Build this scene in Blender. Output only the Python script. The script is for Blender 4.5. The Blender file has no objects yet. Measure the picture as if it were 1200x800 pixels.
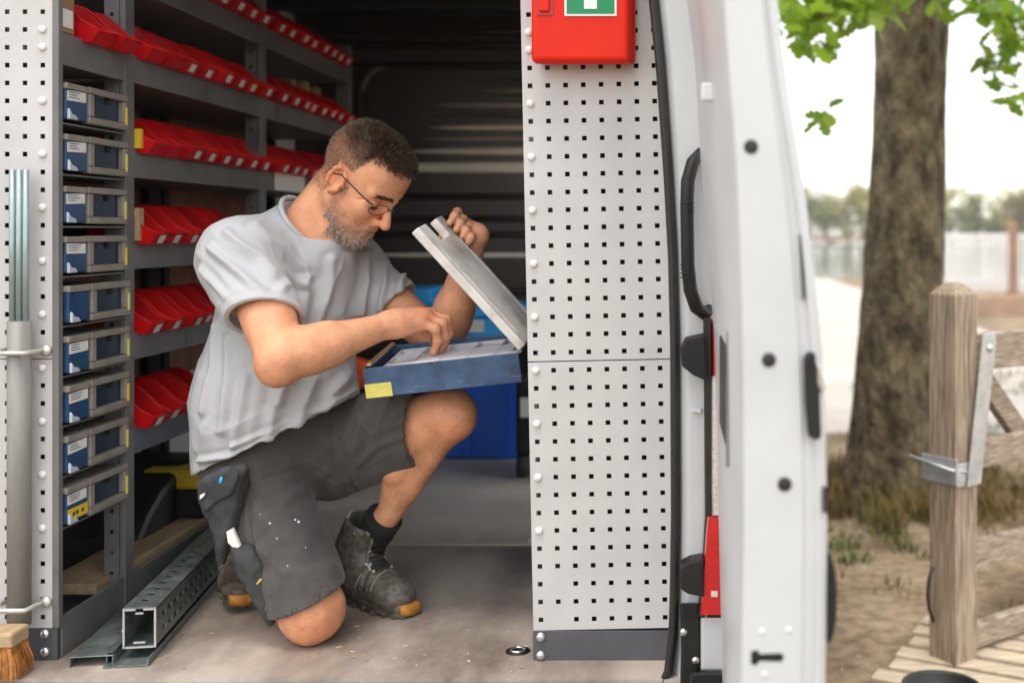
import bpy, bmesh, math, random
import numpy as np
from mathutils import Vector, Matrix

# ------------------------------------------------------------------ camera, world, sun, exposure
S = bpy.context.scene
C = S.collection
R = math.radians
CAM = (0.0, -2.4, 1.55)
FPX = 1300.0
cd = bpy.data.cameras.new('camera')
cam = bpy.data.objects.new('camera', cd)
C.objects.link(cam)
cam.location = CAM
cam.rotation_euler = (R(90), 0, 0)
cd.sensor_width = 36
cd.lens = FPX / 1200 * 36
cd.shift_x = -200 / 1200
cd.shift_y = -130 / 1200
cd.clip_start = 0.05
cd.clip_end = 2000
cd.dof.use_dof = True
cd.dof.focus_distance = 2.48
cd.dof.aperture_fstop = cd.lens / 1000 / 0.0195
S.camera = cam

SUN_EL, SUN_AZ = 74, 200        # azimuth measured from +Y clockwise: behind the camera, a little to its left
w = bpy.data.worlds.new('World')
S.world = w
w.use_nodes = True
nt = w.node_tree
bg = nt.nodes['Background']
sky = nt.nodes.new('ShaderNodeTexSky')
sky.sky_type = 'NISHITA'
sky.sun_disc = False
sky.sun_elevation = R(SUN_EL)
sky.sun_rotation = R(SUN_AZ)
sky.dust_density = 1.0
sky.air_density = 2.0
sky.ozone_density = 1.0
hs = nt.nodes.new('ShaderNodeHueSaturation')       # thin overcast: the blue is washed out evenly
hs.inputs['Saturation'].default_value = 0.2
nt.links.new(sky.outputs[0], hs.inputs['Color'])
nt.links.new(hs.outputs[0], bg.inputs[0])
bg.inputs[1].default_value = 0.15
sd = bpy.data.lights.new('sun', 'SUN')
sd.energy = 0.65
sd.angle = R(20)
sd.color = (1.0, 0.90, 0.77)
sun = bpy.data.objects.new('sun', sd)
C.objects.link(sun)
az, el = R(SUN_AZ), R(SUN_EL)
dirv = Vector((math.sin(az) * math.cos(el), math.cos(az) * math.cos(el), math.sin(el)))
sun.rotation_euler = (-dirv).to_track_quat('-Z', 'Y').to_euler()
sun.location = dirv * 30
S.view_settings.view_transform = 'Standard'
S.view_settings.look = 'None'
S.view_settings.exposure = 1.28
S.view_settings.gamma = 1
S.view_settings.use_curve_mapping = False
S.cycles.use_denoising = True
S.cycles.max_bounces = 8
S.cycles.caustics_reflective = False
S.cycles.caustics_refractive = False

random.seed(7)
rng = np.random.default_rng(11)


def at(px, py, Y):
    """a spot measured in the 1200 px photograph, at distance Y along the van -> world metres"""
    d = Y - CAM[1]
    return Vector(((px - 800) * d / FPX, Y, 1.55 - (py - 270) * d / FPX))


# ------------------------------------------------------------------ materials
M = {}


def mat(name, col, rough=0.5, metal=0.0, var=0.0, scale=20.0, bump=0.0, bscale=None, col2=None, stretch=(1, 1, 1),
        spec=None, trans=0.0, coat=0.0, sheen=0.0, sss=0.0, attr=None, detail=6, contrast=(0.35, 0.65), alpha=1.0, rvar=0.0):
    m = bpy.data.materials.new(name)
    m.use_nodes = True
    n, l = m.node_tree.nodes, m.node_tree.links
    b = n['Principled BSDF']
    b.inputs['Base Color'].default_value = (*col, 1)
    b.inputs['Roughness'].default_value = rough
    b.inputs['Metallic'].default_value = metal
    if spec is not None: b.inputs['Specular IOR Level'].default_value = spec
    if trans: b.inputs['Transmission Weight'].default_value = trans
    if coat: b.inputs['Coat Weight'].default_value = coat
    if sheen: b.inputs['Sheen Weight'].default_value = sheen
    if alpha < 1: b.inputs['Alpha'].default_value = alpha
    if sss:
        b.inputs['Subsurface Weight'].default_value = sss
        b.inputs['Subsurface Radius'].default_value = (1.0, 0.35, 0.2)
        b.inputs['Subsurface Scale'].default_value = 0.006
    tc = n.new('ShaderNodeTexCoord')
    mp = n.new('ShaderNodeMapping')
    mp.inputs['Scale'].default_value = stretch
    l.new(tc.outputs['Object'], mp.inputs[0])
    out = None
    if var or col2 or rvar:
        t = n.new('ShaderNodeTexNoise')
        t.inputs['Scale'].default_value = scale
        t.inputs['Detail'].default_value = detail
        t.inputs['Roughness'].default_value = 0.6
        l.new(mp.outputs[0], t.inputs['Vector'])
        r = n.new('ShaderNodeValToRGB')
        e = r.color_ramp.elements
        c2 = col2 if col2 else tuple(min(1, c * (1 + var)) for c in col)
        c1 = col if col2 else tuple(c * (1 - var) for c in col)
        e[0].position, e[1].position = contrast
        e[0].color, e[1].color = (*c1, 1), (*c2, 1)
        l.new(t.outputs['Fac'], r.inputs[0])
        out = r.outputs[0]
        l.new(out, b.inputs['Base Color'])
        if rvar:
            mr = n.new('ShaderNodeMapRange')
            mr.inputs['To Min'].default_value = max(0.02, rough - rvar)
            mr.inputs['To Max'].default_value = min(1, rough + rvar)
            mr.inputs['From Min'].default_value, mr.inputs['From Max'].default_value = 0.3, 0.7
            l.new(t.outputs['Fac'], mr.inputs['Value'])
            l.new(mr.outputs[0], b.inputs['Roughness'])
    if attr:                                     # a colour the mesh itself carries multiplies the base
        a = n.new('ShaderNodeAttribute')
        a.attribute_name = attr
        mx = n.new('ShaderNodeMix')
        mx.data_type = 'RGBA'
        mx.blend_type = 'MULTIPLY'
        mx.inputs[0].default_value = 1
        if out: l.new(out, mx.inputs[6])
        else: mx.inputs[6].default_value = (*col, 1)
        l.new(a.outputs['Color'], mx.inputs[7])
        l.new(mx.outputs[2], b.inputs['Base Color'])
    if bump:
        t2 = n.new('ShaderNodeTexNoise')
        t2.inputs['Scale'].default_value = bscale or scale * 2
        t2.inputs['Detail'].default_value = 8
        l.new(mp.outputs[0], t2.inputs['Vector'])
        bp = n.new('ShaderNodeBump')
        bp.inputs['Strength'].default_value = 1
        bp.inputs['Distance'].default_value = bump
        l.new(t2.outputs['Fac'], bp.inputs['Height'])
        l.new(bp.outputs[0], b.inputs['Normal'])
    M[name] = m
    return m


mat('white_paint', (0.55, 0.56, 0.57), 0.40, var=0.05, scale=5, coat=0.10, rvar=.08)
mat('white_inner', (0.70, 0.71, 0.72), 0.4, var=0.03, scale=4)
mat('panel_grey', (0.56, 0.548, 0.545), 0.45, var=0.055, scale=7, bump=0.0002, bscale=300)
mat('rack_grey', (0.15, 0.148, 0.146), 0.48, var=0.18, scale=9, bump=0.0002, bscale=120, rvar=0.1)
mat('rack_bluish_lit', (0.10, 0.115, 0.14), 0.45, var=0.2, scale=12, rvar=0.1)
mat('plate_grey', (0.082, 0.082, 0.094), 0.5, var=0.1, scale=20)
mat('bolt_metal', (0.68, 0.67, 0.65), 0.28, 0.9, var=0.15, scale=90)
mat('rivet_white', (0.78, 0.77, 0.75), 0.35)
mat('bin_red', (0.55, 0.004, 0.006), 0.42, spec=.3, var=0.18, scale=12)
mat('label_white', (0.78, 0.77, 0.74), 0.6, var=0.06, scale=60)
mat('ink', (0.06, 0.06, 0.08), 0.7)
mat('drawer_blue', (0.012, 0.048, 0.125), 0.3, var=0.45, scale=14, rvar=0.12)
mat('drawer_beige', (0.25, 0.225, 0.19), 0.42, var=0.18, scale=14, rvar=0.1)
mat('drawer_dark', (0.005, 0.018, 0.05), 0.45, var=0.35, scale=15)
mat('clear_plastic', (0.50, 0.55, 0.62), 0.25)
mat('yellow', (0.78, 0.55, 0.03), 0.5, var=0.08, scale=40)
mat('yellow_pale', (0.72, 0.66, 0.16), 0.5, var=0.08, scale=50)
mat('ply', (0.24, 0.11, 0.06), 0.6, var=0.25, scale=3, stretch=(1, 6, 1))
mat('wood_pale', (0.42, 0.30, 0.17), 0.7, var=0.25, scale=6, stretch=(8, 1, 8), bump=0.0006)
mat('wood_pallet', (0.52, 0.42, 0.30), 0.8, var=0.25, scale=5, stretch=(1, 9, 9), bump=0.001)
mat('wood_grey', (0.19, 0.13, 0.085), 0.85, scale=24, stretch=(6, 6, 0.28), col2=(0.52, 0.41, 0.30), bump=0.005, bscale=40, detail=10)
mat('wood_grey_rail', (0.20, 0.145, 0.10), 0.85, scale=24, stretch=(0.6, 0.6, 6), col2=(0.50, 0.40, 0.30), bump=0.005, bscale=40, detail=10)
mat('cardboard', (0.30, 0.18, 0.09), 0.8, var=0.15, scale=8)
mat('floor_board', (0.165, 0.125, 0.097), 0.55, scale=2.6, col2=(0.49, 0.415, 0.355), bump=0.0005, bscale=130, detail=14, rvar=0.14, contrast=(0.30, 0.60), stretch=(1.6, .8, 1))
mat('floor_board_pale', (0.42, 0.36, 0.30), 0.5, scale=4, col2=(0.60, 0.53, 0.45), bump=0.0004, bscale=130, detail=12, rvar=0.1, contrast=(0.3, 0.6))
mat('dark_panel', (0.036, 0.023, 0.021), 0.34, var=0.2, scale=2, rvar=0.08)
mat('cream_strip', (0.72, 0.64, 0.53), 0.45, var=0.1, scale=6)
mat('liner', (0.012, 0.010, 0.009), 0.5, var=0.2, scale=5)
mat('rubber', (0.018, 0.016, 0.015), 0.5, var=0.2, scale=30)
mat('black_plastic', (0.016, 0.016, 0.015), 0.5, spec=.3, var=0.2, scale=20)
mat('red_lens', (0.62, 0.006, 0.010), 0.10, coat=0.8, var=0.12, scale=70)
mat('clear_lens', (0.70, 0.62, 0.58), 0.12, coat=0.6, var=0.2, scale=60, stretch=(1, 1, 4))
mat('aid_red', (0.70, 0.020, 0.006), 0.42, var=0.06, scale=10, spec=.2)
mat('aid_red_dark', (0.45, 0.008, 0.006), 0.4)
mat('sign_white', (0.8, 0.8, 0.78), 0.45)
mat('sign_green', (0.0, 0.235, 0.085), 0.45)
mat('case_blue', (0.050, 0.095, 0.185), 0.38, var=0.28, scale=16, rvar=0.15, bump=0.0003, bscale=80)
mat('case_grey', (0.44, 0.405, 0.37), 0.48, scale=14, col2=(0.74, 0.71, 0.68), bump=0.0006, bscale=60, detail=14, rvar=0.12, contrast=(0.28, 0.56))
mat('tray_white', (0.62, 0.64, 0.68), 0.35, var=0.1, scale=20)
mat('brass', (0.55, 0.42, 0.25), 0.35, 0.8)
mat('crate_blue', (0.015, 0.14, 0.72), 0.35, var=0.15, scale=5)
mat('crate_cyan', (0.03, 0.42, 0.92), 0.35, var=0.15, scale=5)
mat('orange_red', (0.85, 0.10, 0.02), 0.4)
mat('steel_green', (0.165, 0.195, 0.19), 0.36, 0.5, var=0.3, scale=22, rvar=0.15, bump=0.0003, bscale=80)
mat('pole_grey', (0.24, 0.23, 0.215), 0.5, var=0.12, scale=10, stretch=(4, 4, .6))
mat('pole_teal', (0.33, 0.42, 0.42), 0.35, 0.4, var=0.12, scale=10)
mat('clip_white', (0.62, 0.60, 0.56), 0.35, 0.5, var=0.1, scale=30)
mat('bristle', (0.42, 0.17, 0.04), 0.6, var=0.4, scale=60)
mat('galv', (0.58, 0.59, 0.60), 0.38, 0.55, var=0.14, scale=18, bump=0.0003)
mat('bark', (0.056, 0.041, 0.019), 0.95, scale=7, stretch=(1.5, 1.5, 0.75), col2=(0.29, 0.22, 0.125), bump=0.10, bscale=17, detail=10, contrast=(0.38, 0.66))
mat('leaf', (0.09, 0.19, 0.015), 0.5, var=0.3, scale=1.5)
mat('leaf_light', (0.20, 0.29, 0.02), 0.5, var=0.25, scale=1.5)
for k in ('leaf', 'leaf_light'):
    b_ = M[k].node_tree.nodes['Principled BSDF']
    tr = M[k].node_tree.nodes.new('ShaderNodeBsdfTranslucent')
    tr.inputs[0].default_value = (0.30, 0.45, 0.03, 1)
    mxs = M[k].node_tree.nodes.new('ShaderNodeMixShader')
    mxs.inputs[0].default_value = 0.45
    M[k].node_tree.links.new(b_.outputs[0], mxs.inputs[1])
    M[k].node_tree.links.new(tr.outputs[0], mxs.inputs[2])
    M[k].node_tree.links.new(mxs.outputs[0], M[k].node_tree.nodes['Material Output'].inputs[0])
mat('far_leaf', (0.32, 0.305, 0.085), 0.8, scale=0.25, col2=(0.43, 0.39, 0.15), contrast=(0.4, 0.6))
mat('far_leaf_dark', (0.16, 0.19, 0.07), 0.8, scale=0.25, col2=(0.25, 0.27, 0.12), contrast=(0.4, 0.6))
mat('lens_rib_red', (0.66, 0.010, 0.012), .2, coat=.5)
mat('far_leaf_rust', (0.17, 0.11, 0.06), 0.8, scale=0.25, col2=(0.22, 0.17, 0.10), contrast=(0.4, 0.6))
mat('dry_grass', (0.17, 0.115, 0.03), 0.8, var=0.35, scale=3)
mat('green_grass', (0.085, 0.13, 0.02), 0.8, var=0.35, scale=3)
mat('stone', (0.33, 0.27, 0.20), 0.9, var=0.2, scale=15)
mat('picket', (0.74, 0.73, 0.72), 0.6, var=0.06, scale=3)
mat('post_brown', (0.30, 0.185, 0.12), 0.8, var=0.15, scale=6)
mat('brick_brown', (0.36, 0.24, 0.17), 0.85, var=0.15, scale=3)

# --- sandy ground: two noises for colour, relief from a third
g = bpy.data.materials.new('sand_ground')
g.use_nodes = True
n, l = g.node_tree.nodes, g.node_tree.links
tc = n.new('ShaderNodeTexCoord')
t1 = n.new('ShaderNodeTexNoise'); t1.inputs['Scale'].default_value = 1.6; t1.inputs['Detail'].default_value = 10
t2 = n.new('ShaderNodeTexNoise'); t2.inputs['Scale'].default_value = 16; t2.inputs['Detail'].default_value = 10
t3 = n.new('ShaderNodeTexNoise'); t3.inputs['Scale'].default_value = 5; t3.inputs['Detail'].default_value = 12
for t in (t1, t2, t3): l.new(tc.outputs['Object'], t.inputs['Vector'])
r1 = n.new('ShaderNodeValToRGB'); r1.color_ramp.elements[0].position = 0.36; r1.color_ramp.elements[1].position = 0.64
r1.color_ramp.elements[0].color = (0.17, 0.112, 0.060, 1); r1.color_ramp.elements[1].color = (0.40, 0.295, 0.19, 1)
r2 = n.new('ShaderNodeValToRGB'); r2.color_ramp.elements[0].position = 0.34; r2.color_ramp.elements[1].position = 0.62
r2.color_ramp.elements[0].color = (0.42, 0.38, 0.33, 1); r2.color_ramp.elements[1].color = (1, 1, 1, 1)
mx = n.new('ShaderNodeMix'); mx.data_type = 'RGBA'; mx.blend_type = 'MULTIPLY'; mx.inputs[0].default_value = 0.75
l.new(t1.outputs['Fac'], r1.inputs[0]); l.new(t2.outputs['Fac'], r2.inputs[0])
l.new(r1.outputs[0], mx.inputs[6]); l.new(r2.outputs[0], mx.inputs[7])
b = n['Principled BSDF']; b.inputs['Roughness'].default_value = 0.95
l.new(mx.outputs[2], b.inputs['Base Color'])
bp = n.new('ShaderNodeBump'); bp.inputs['Distance'].default_value = 0.06; bp.inputs['Strength'].default_value = 1
l.new(t3.outputs['Fac'], bp.inputs['Height']); l.new(bp.outputs[0], b.inputs['Normal'])
M['ground'] = g
wt = mat('water', (0.10, 0.13, 0.14), 0.06, bump=0.02, bscale=1.2)

# ------------------------------------------------------------------ object helpers
ORG = {}


def tag(o, label=None, cat=None, group=None, kind=None):
    if label: o['label'] = label
    if cat: o['category'] = cat
    if group: o['group'] = group
    if kind: o['kind'] = kind
    return o


def thing(name, label, cat, loc, group=None):
    o = bpy.data.objects.new(name, None)
    C.objects.link(o)
    o.location = loc
    o.empty_display_size = 0.05
    ORG[o.name] = Vector(loc)
    return tag(o, label, cat, group)


def link_mesh(name, me, material, parent=None, org=None):
    o = bpy.data.objects.new(name, me)
    C.objects.link(o)
    if material is not None and not me.materials: me.materials.append(M[material] if isinstance(material, str) else material)
    if parent is not None: o.parent = parent
    ORG[o.name] = org if org is not None else Vector((0, 0, 0))
    return o


def rot_to(a, b):
    """3x3 whose z column runs a->b"""
    z = (Vector(b) - Vector(a)).normalized()
    x = z.orthogonal().normalized()
    return Matrix((x, z.cross(x), z)).transposed()


class MB:
    """collects shapes in world metres, then links them as ONE mesh object"""
    def __init__(s): s.v, s.f, s.sm = [], [], []

    def add(s, vs, fs, smooth=False):
        o = len(s.v)
        s.v += [tuple(p) for p in vs]
        s.f += [tuple(i + o for i in f) for f in fs]
        s.sm += [smooth] * len(fs)
        return s

    def box(s, c, d, rot=None):
        c = Vector(c)
        vs = []
        for x in (-.5, .5):
            for y in (-.5, .5):
                for z in (-.5, .5):
                    p = Vector((x * d[0], y * d[1], z * d[2]))
                    vs.append(c + (rot @ p if rot else p))
        return s.add(vs, [(0, 1, 3, 2), (4, 6, 7, 5), (0, 4, 5, 1), (2, 3, 7, 6), (0, 2, 6, 4), (1, 5, 7, 3)])

    def span(s, a, b):
        return s.box([(p + q) / 2 for p, q in zip(a, b)], [abs(q - p) for p, q in zip(a, b)])

    def frame(s, o, ex, ey, ez, a, b):
        """box between local coords a and b of the frame o,ex,ey,ez"""
        vs = [o + ex * x + ey * y + ez * z for x in (a[0], b[0]) for y in (a[1], b[1]) for z in (a[2], b[2])]
        return s.add(vs, [(0, 1, 3, 2), (4, 6, 7, 5), (0, 4, 5, 1), (2, 3, 7, 6), (0, 2, 6, 4), (1, 5, 7, 3)])

    def tube(s, pts, r, n=10, cap=True, sq=None, smooth=True):
        pts = [Vector(p) for p in pts]
        rs = r if isinstance(r, (list, tuple)) else [r] * len(pts)
        t0 = (pts[1] - pts[0]).normalized()
        x = t0.orthogonal().normalized() if sq is None else Vector(sq)
        vs, fs = [], []
        for i, p in enumerate(pts):
            t = (pts[min(i + 1, len(pts) - 1)] - pts[max(i - 1, 0)]).normalized()
            x = (x - t * x.dot(t)).normalized()
            y = t.cross(x)
            for k in range(n):
                a = 2 * math.pi * k / n
                vs.append(p + (x * math.cos(a) + y * math.sin(a)) * rs[i])
        for i in range(len(pts) - 1):
            for k in range(n):
                fs.append((i * n + k, i * n + (k + 1) % n, (i + 1) * n + (k + 1) % n, (i + 1) * n + k))
        s.add(vs, fs, smooth)
        if cap:
            o = len(s.v) - len(vs)
            s.f += [tuple(o + k for k in reversed(range(n))), tuple(o + (len(pts) - 1) * n + k for k in range(n))]
            s.sm += [False, False]
        return s

    def lathe(s, base, axis, prof, n=16):
        """prof: list of (distance along axis, radius)"""
        base, axis = Vector(base), Vector(axis).normalized()
        x = axis.orthogonal().normalized(); y = axis.cross(x)
        vs, fs = [], []
        for h, r in prof:
            for k in range(n):
                a = 2 * math.pi * k / n
                vs.append(base + axis * h + (x * math.cos(a) + y * math.sin(a)) * r)
        for i in range(len(prof) - 1):
            for k in range(n):
                fs.append((i * n + k, i * n + (k + 1) % n, (i + 1) * n + (k + 1) % n, (i + 1) * n + k))
        fs += [tuple(reversed(range(n))), tuple((len(prof) - 1) * n + k for k in range(n))]
        return s.add(vs, fs, True)

    def prism(s, poly, ext):
        """poly: 3-D points of a flat outline; ext: extrusion vector"""
        n = len(poly)
        ext = Vector(ext)
        vs = [Vector(p) for p in poly] + [Vector(p) + ext for p in poly]
        fs = [tuple(range(n)), tuple(reversed(range(n, 2 * n)))] + [(i, n + i, n + (i + 1) % n, (i + 1) % n) for i in range(n)]
        return s.add(vs, fs)

    def loft(s, rings, closed=True, cap=True, smooth=False):
        n = len(rings[0])
        vs = [p for r in rings for p in r]
        fs = []
        for i in range(len(rings) - 1):
            for k in range(n if closed else n - 1):
                fs.append((i * n + k, i * n + (k + 1) % n, (i + 1) * n + (k + 1) % n, (i + 1) * n + k))
        if cap: fs += [tuple(reversed(range(n))), tuple((len(rings) - 1) * n + k for k in range(n))]
        return s.add(vs, fs, smooth)

    def build(s, name, material, parent=None, bevel=0.0, seg=2, smooth=False):
        org = ORG[parent.name] if parent is not None else Vector((0, 0, 0))
        me = bpy.data.meshes.new(name)
        me.from_pydata([(p[0] - org[0], p[1] - org[1], p[2] - org[2]) for p in s.v], [], s.f)
        if smooth: s.sm = [True] * len(s.f)
        me.polygons.foreach_set('use_smooth', s.sm)
        bm = bmesh.new(); bm.from_mesh(me)
        bmesh.ops.recalc_face_normals(bm, faces=bm.faces)
        bm.to_mesh(me); bm.free()
        o = link_mesh(name, me, material, parent, org)
        if bevel:
            m = o.modifiers.new('bevel', 'BEVEL')
            m.width = bevel; m.segments = seg; m.limit_method = 'ANGLE'; m.angle_limit = R(40)
            m.harden_normals = False
        return o


def kids(o): return [c for c in S.objects if c.parent == o]


def copy_tree(o, parent=None, cache={}):
    c = o.copy(); C.objects.link(c)
    ORG[c.name] = ORG.get(o.name, Vector((0, 0, 0)))
    if parent is not None: c.parent = parent
    for ch in list(o.children): copy_tree(ch, c)
    return c


# ------------------------------------------------------------------ signed-distance modelling (organic bodies, cloth, leather)
def prim_rc(a, b, r1, r2=None, k=0.02, op='+'):
    a = np.array(a, np.float32); b = np.array(b, np.float32)
    r2 = r1 if r2 is None else r2
    return ('rc', a, b, r1, r2, k, op, (a + b) / 2, float(np.linalg.norm(b - a)) / 2 + max(r1, r2))


def prim_el(c, r, Rm=None, k=0.02, op='+'):
    c = np.array(c, np.float32); r = np.array(r, np.float32)
    return ('el', c, r, None if Rm is None else np.array(Rm, np.float32), 0, k, op, c, float(r.max()))


def prim_box(c, r, Rm=None, rad=0.01, k=0.01, op='+'):
    c = np.array(c, np.float32); r = np.array(r, np.float32)
    return ('bx', c, r, None if Rm is None else np.array(Rm, np.float32), rad, k, op, c, float(np.linalg.norm(r)) + rad)


def prim_pl(p, nrm, k=0.004):
    """keep the side the normal points away from"""
    nrm = np.array(nrm, np.float32); nrm = nrm / np.linalg.norm(nrm)
    return ('pl', np.array(p, np.float32), nrm, 0, 0, k, '&', None, 0)


def sdf(prims, P, lo=None, hi=None):
    d = np.full(len(P), 1.0, np.float32)
    if lo is not None:
        cc, cr = (lo + hi) / 2, float(np.linalg.norm(hi - lo)) / 2
    for q in prims:
        if lo is not None and q[7] is not None and np.linalg.norm(q[7] - cc) > cr + q[8] + 0.09: continue
        if q[0] == 'rc':
            a, b, r1, r2 = q[1:5]
            ba = b - a
            pa = P - a
            h = np.clip(pa @ ba / max(1e-9, float(ba @ ba)), 0, 1)
            v = pa - h[:, None] * ba
            e = np.sqrt((v * v).sum(1)) - (r1 + (r2 - r1) * h)
        elif q[0] == 'el':
            p = P - q[1]
            if q[3] is not None: p = p @ q[3]
            u = p / q[2]
            k0 = np.sqrt((u * u).sum(1)); u = u / q[2]
            k1 = np.sqrt((u * u).sum(1)) + 1e-9
            e = k0 * (k0 - 1) / k1
        elif q[0] == 'bx':
            p = P - q[1]
            if q[3] is not None: p = p @ q[3]
            u = np.abs(p) - (q[2] - q[4])
            e = np.sqrt((np.maximum(u, 0) ** 2).sum(1)) + np.minimum(u.max(1), 0) - q[4]
        else:
            e = (P - q[1]) @ q[2]
        k = q[5]
        if q[6] == '+':
            h = np.maximum(k - np.abs(d - e), 0) / k
            d = np.minimum(d, e) - h * h * k / 4
        else:
            if q[6] == '-': e = -e
            h = np.maximum(k - np.abs(d - e), 0) / k
            d = np.maximum(d, e) + h * h * k / 4
    return d


def mesh_sdf(prims, lo, hi, h):
    lo = np.array(lo, np.float32); hi = np.array(hi, np.float32)
    B = 8
    nb = np.ceil((hi - lo) / (h * B)).astype(int)
    n = nb * B + 1
    ctr = [lo[i] + (np.arange(nb[i]) + .5) * h * B for i in range(3)]
    G = np.stack(np.meshgrid(*ctr, indexing='ij'), -1).reshape(-1, 3).astype(np.float32)
    cv = sdf(prims, G).reshape(nb)
    V = np.full(n, 1.0, np.float32)
    V[:-1, :-1, :-1] = cv.repeat(B, 0).repeat(B, 1).repeat(B, 2)
    act = np.abs(cv) < h * B * 1.1 + 0.006
    Cn = 4
    off = np.stack(np.meshgrid(*[np.arange(B)] * 3, indexing='ij'), -1).reshape(-1, 3)
    for i in range(0, nb[0], Cn):
        for j in range(0, nb[1], Cn):
            for k in range(0, nb[2], Cn):
                sub = np.argwhere(act[i:i + Cn, j:j + Cn, k:k + Cn])
                if not len(sub): continue
                idx = ((sub + (i, j, k)) * B)[:, None, :] + off[None]
                idx = idx.reshape(-1, 3)
                P = (lo + idx * h).astype(np.float32)
                V[idx[:, 0], idx[:, 1], idx[:, 2]] = sdf(prims, P, P.min(0), P.max(0))
    neg = V < 0
    cnt = np.zeros(n - 1, np.int8)
    for a in (0, 1):
        for b_ in (0, 1):
            for c in (0, 1):
                cnt += neg[a:n[0] - 1 + a, b_:n[1] - 1 + b_, c:n[2] - 1 + c]
    cells = np.argwhere((cnt > 0) & (cnt < 8))
    vid = np.full(n - 1, -1, np.int64)
    vid[cells[:, 0], cells[:, 1], cells[:, 2]] = np.arange(len(cells))
    acc = np.zeros((len(cells), 3)); num = np.zeros(len(cells))
    cor = [(a, b_, c) for a in (0, 1) for b_ in (0, 1) for c in (0, 1)]
    vals = {q: V[cells[:, 0] + q[0], cells[:, 1] + q[1], cells[:, 2] + q[2]] for q in cor}
    for q in cor:
        for ax in range(3):
            if q[ax]: continue
            p = list(q); p[ax] = 1; p = tuple(p)
            a, b_ = vals[q], vals[p]
            m = (a < 0) != (b_ < 0)
            t = np.where(m, a / np.where(m, a - b_, 1), 0)
            pos = np.tile(np.array(q, float), (len(cells), 1)); pos[:, ax] = t
            acc += pos * m[:, None]; num += m
    verts = lo + (cells + acc / num[:, None]) * h
    quads = []
    for ax in range(3):
        s0 = [slice(None)] * 3; s1 = [slice(None)] * 3
        s0[ax] = slice(0, -1); s1[ax] = slice(1, None)
        ch = np.argwhere(neg[tuple(s0)] != neg[tuple(s1)])
        o1, o2 = [(1, 2), (2, 0), (0, 1)][ax]
        ok = (ch[:, o1] > 0) & (ch[:, o2] > 0) & (ch[:, o1] < n[o1] - 1) & (ch[:, o2] < n[o2] - 1)
        ch = ch[ok]
        inside = neg[ch[:, 0], ch[:, 1], ch[:, 2]]
        e1 = np.zeros(3, int); e2 = np.zeros(3, int); e1[o1] = 1; e2[o2] = 1
        g4 = [vid[tuple((ch - x).T)] for x in (e1 + e2, e2, 0 * e1, e1)]
        q = np.stack(g4, 1)
        q[~inside] = q[~inside][:, ::-1]
        quads.append(q)
    quads = np.concatenate(quads)
    quads = quads[(quads >= 0).all(1)]
    return verts, quads


def vnormals(v, q):
    nrm = np.cross(v[q[:, 2]] - v[q[:, 0]], v[q[:, 3]] - v[q[:, 1]])
    out = np.zeros_like(v)
    for i in range(4): np.add.at(out, q[:, i], nrm)
    return out / (np.linalg.norm(out, axis=1, keepdims=True) + 1e-12)


def np_object(name, v, q, material, parent, col=None, org=None):
    org = ORG[parent.name] if parent is not None else Vector((0, 0, 0))
    me = bpy.data.meshes.new(name)
    k = q.shape[1]
    me.vertices.add(len(v)); me.vertices.foreach_set('co', (v - np.array(org)).astype(np.float32).ravel())
    me.loops.add(q.size); me.loops.foreach_set('vertex_index', q.astype(np.int32).ravel())
    me.polygons.add(len(q)); me.polygons.foreach_set('loop_start', np.arange(len(q), dtype=np.int32) * k)
    me.polygons.foreach_set('loop_total', np.full(len(q), k, np.int32))
    me.polygons.foreach_set('use_smooth', np.ones(len(q), bool))
    me.update(calc_edges=True); me.validate()
    if col is not None:
        a = me.color_attributes.new('tint', 'FLOAT_COLOR', 'POINT')
        c4 = np.ones((len(v), 4), np.float32); c4[:, :3] = col
        a.data.foreach_set('color', c4.ravel())
    return link_mesh(name, me, material, parent, org)


def wob(P, f, seed):
    """cheap smooth noise, -1..1"""
    r = np.random.default_rng(seed)
    out = 0
    for i in range(7):
        k = r.normal(size=3); k = k / np.linalg.norm(k) * f * (0.6 + 0.25 * i)
        out = out + np.sin(P @ k + r.uniform(0, 6.28)) / (1 + 0.25 * i)
    return out / 4


def seg_dist(P2, pts):
    d = np.full(len(P2), 9.0)
    for a, b in zip(pts[:-1], pts[1:]):
        a = np.array(a); b = np.array(b); ba = b - a
        h = np.clip((P2 - a) @ ba / (ba @ ba), 0, 1)
        d = np.minimum(d, np.linalg.norm(P2 - a - h[:, None] * ba, axis=1))
    return d
# ------------------------------------------------------------------ the ground, water
def sheet(name, x0, x1, y0, y1, z, m, nx=1, ny=1, fn=None):
    vs = [(x0 + (x1 - x0) * i / nx, y0 + (y1 - y0) * j / ny, z + (fn(x0 + (x1 - x0) * i / nx, y0 + (y1 - y0) * j / ny) if fn else 0))
          for j in range(ny + 1) for i in range(nx + 1)]
    fs = [(j * (nx + 1) + i, j * (nx + 1) + i + 1, (j + 1) * (nx + 1) + i + 1, (j + 1) * (nx + 1) + i) for j in range(ny) for i in range(nx)]
    return MB().add(vs, fs, True).build(name, m)


tag(sheet('ground', -220, 300, -60, 34, 0.0, 'ground'), kind='structure')
tag(sheet('lake_water', -220, 300, 34, 120, -0.05, 'water'), kind='structure')
tag(sheet('far_bank', -220, 300, 120, 260, 0.3, 'ground'), kind='structure')

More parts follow.
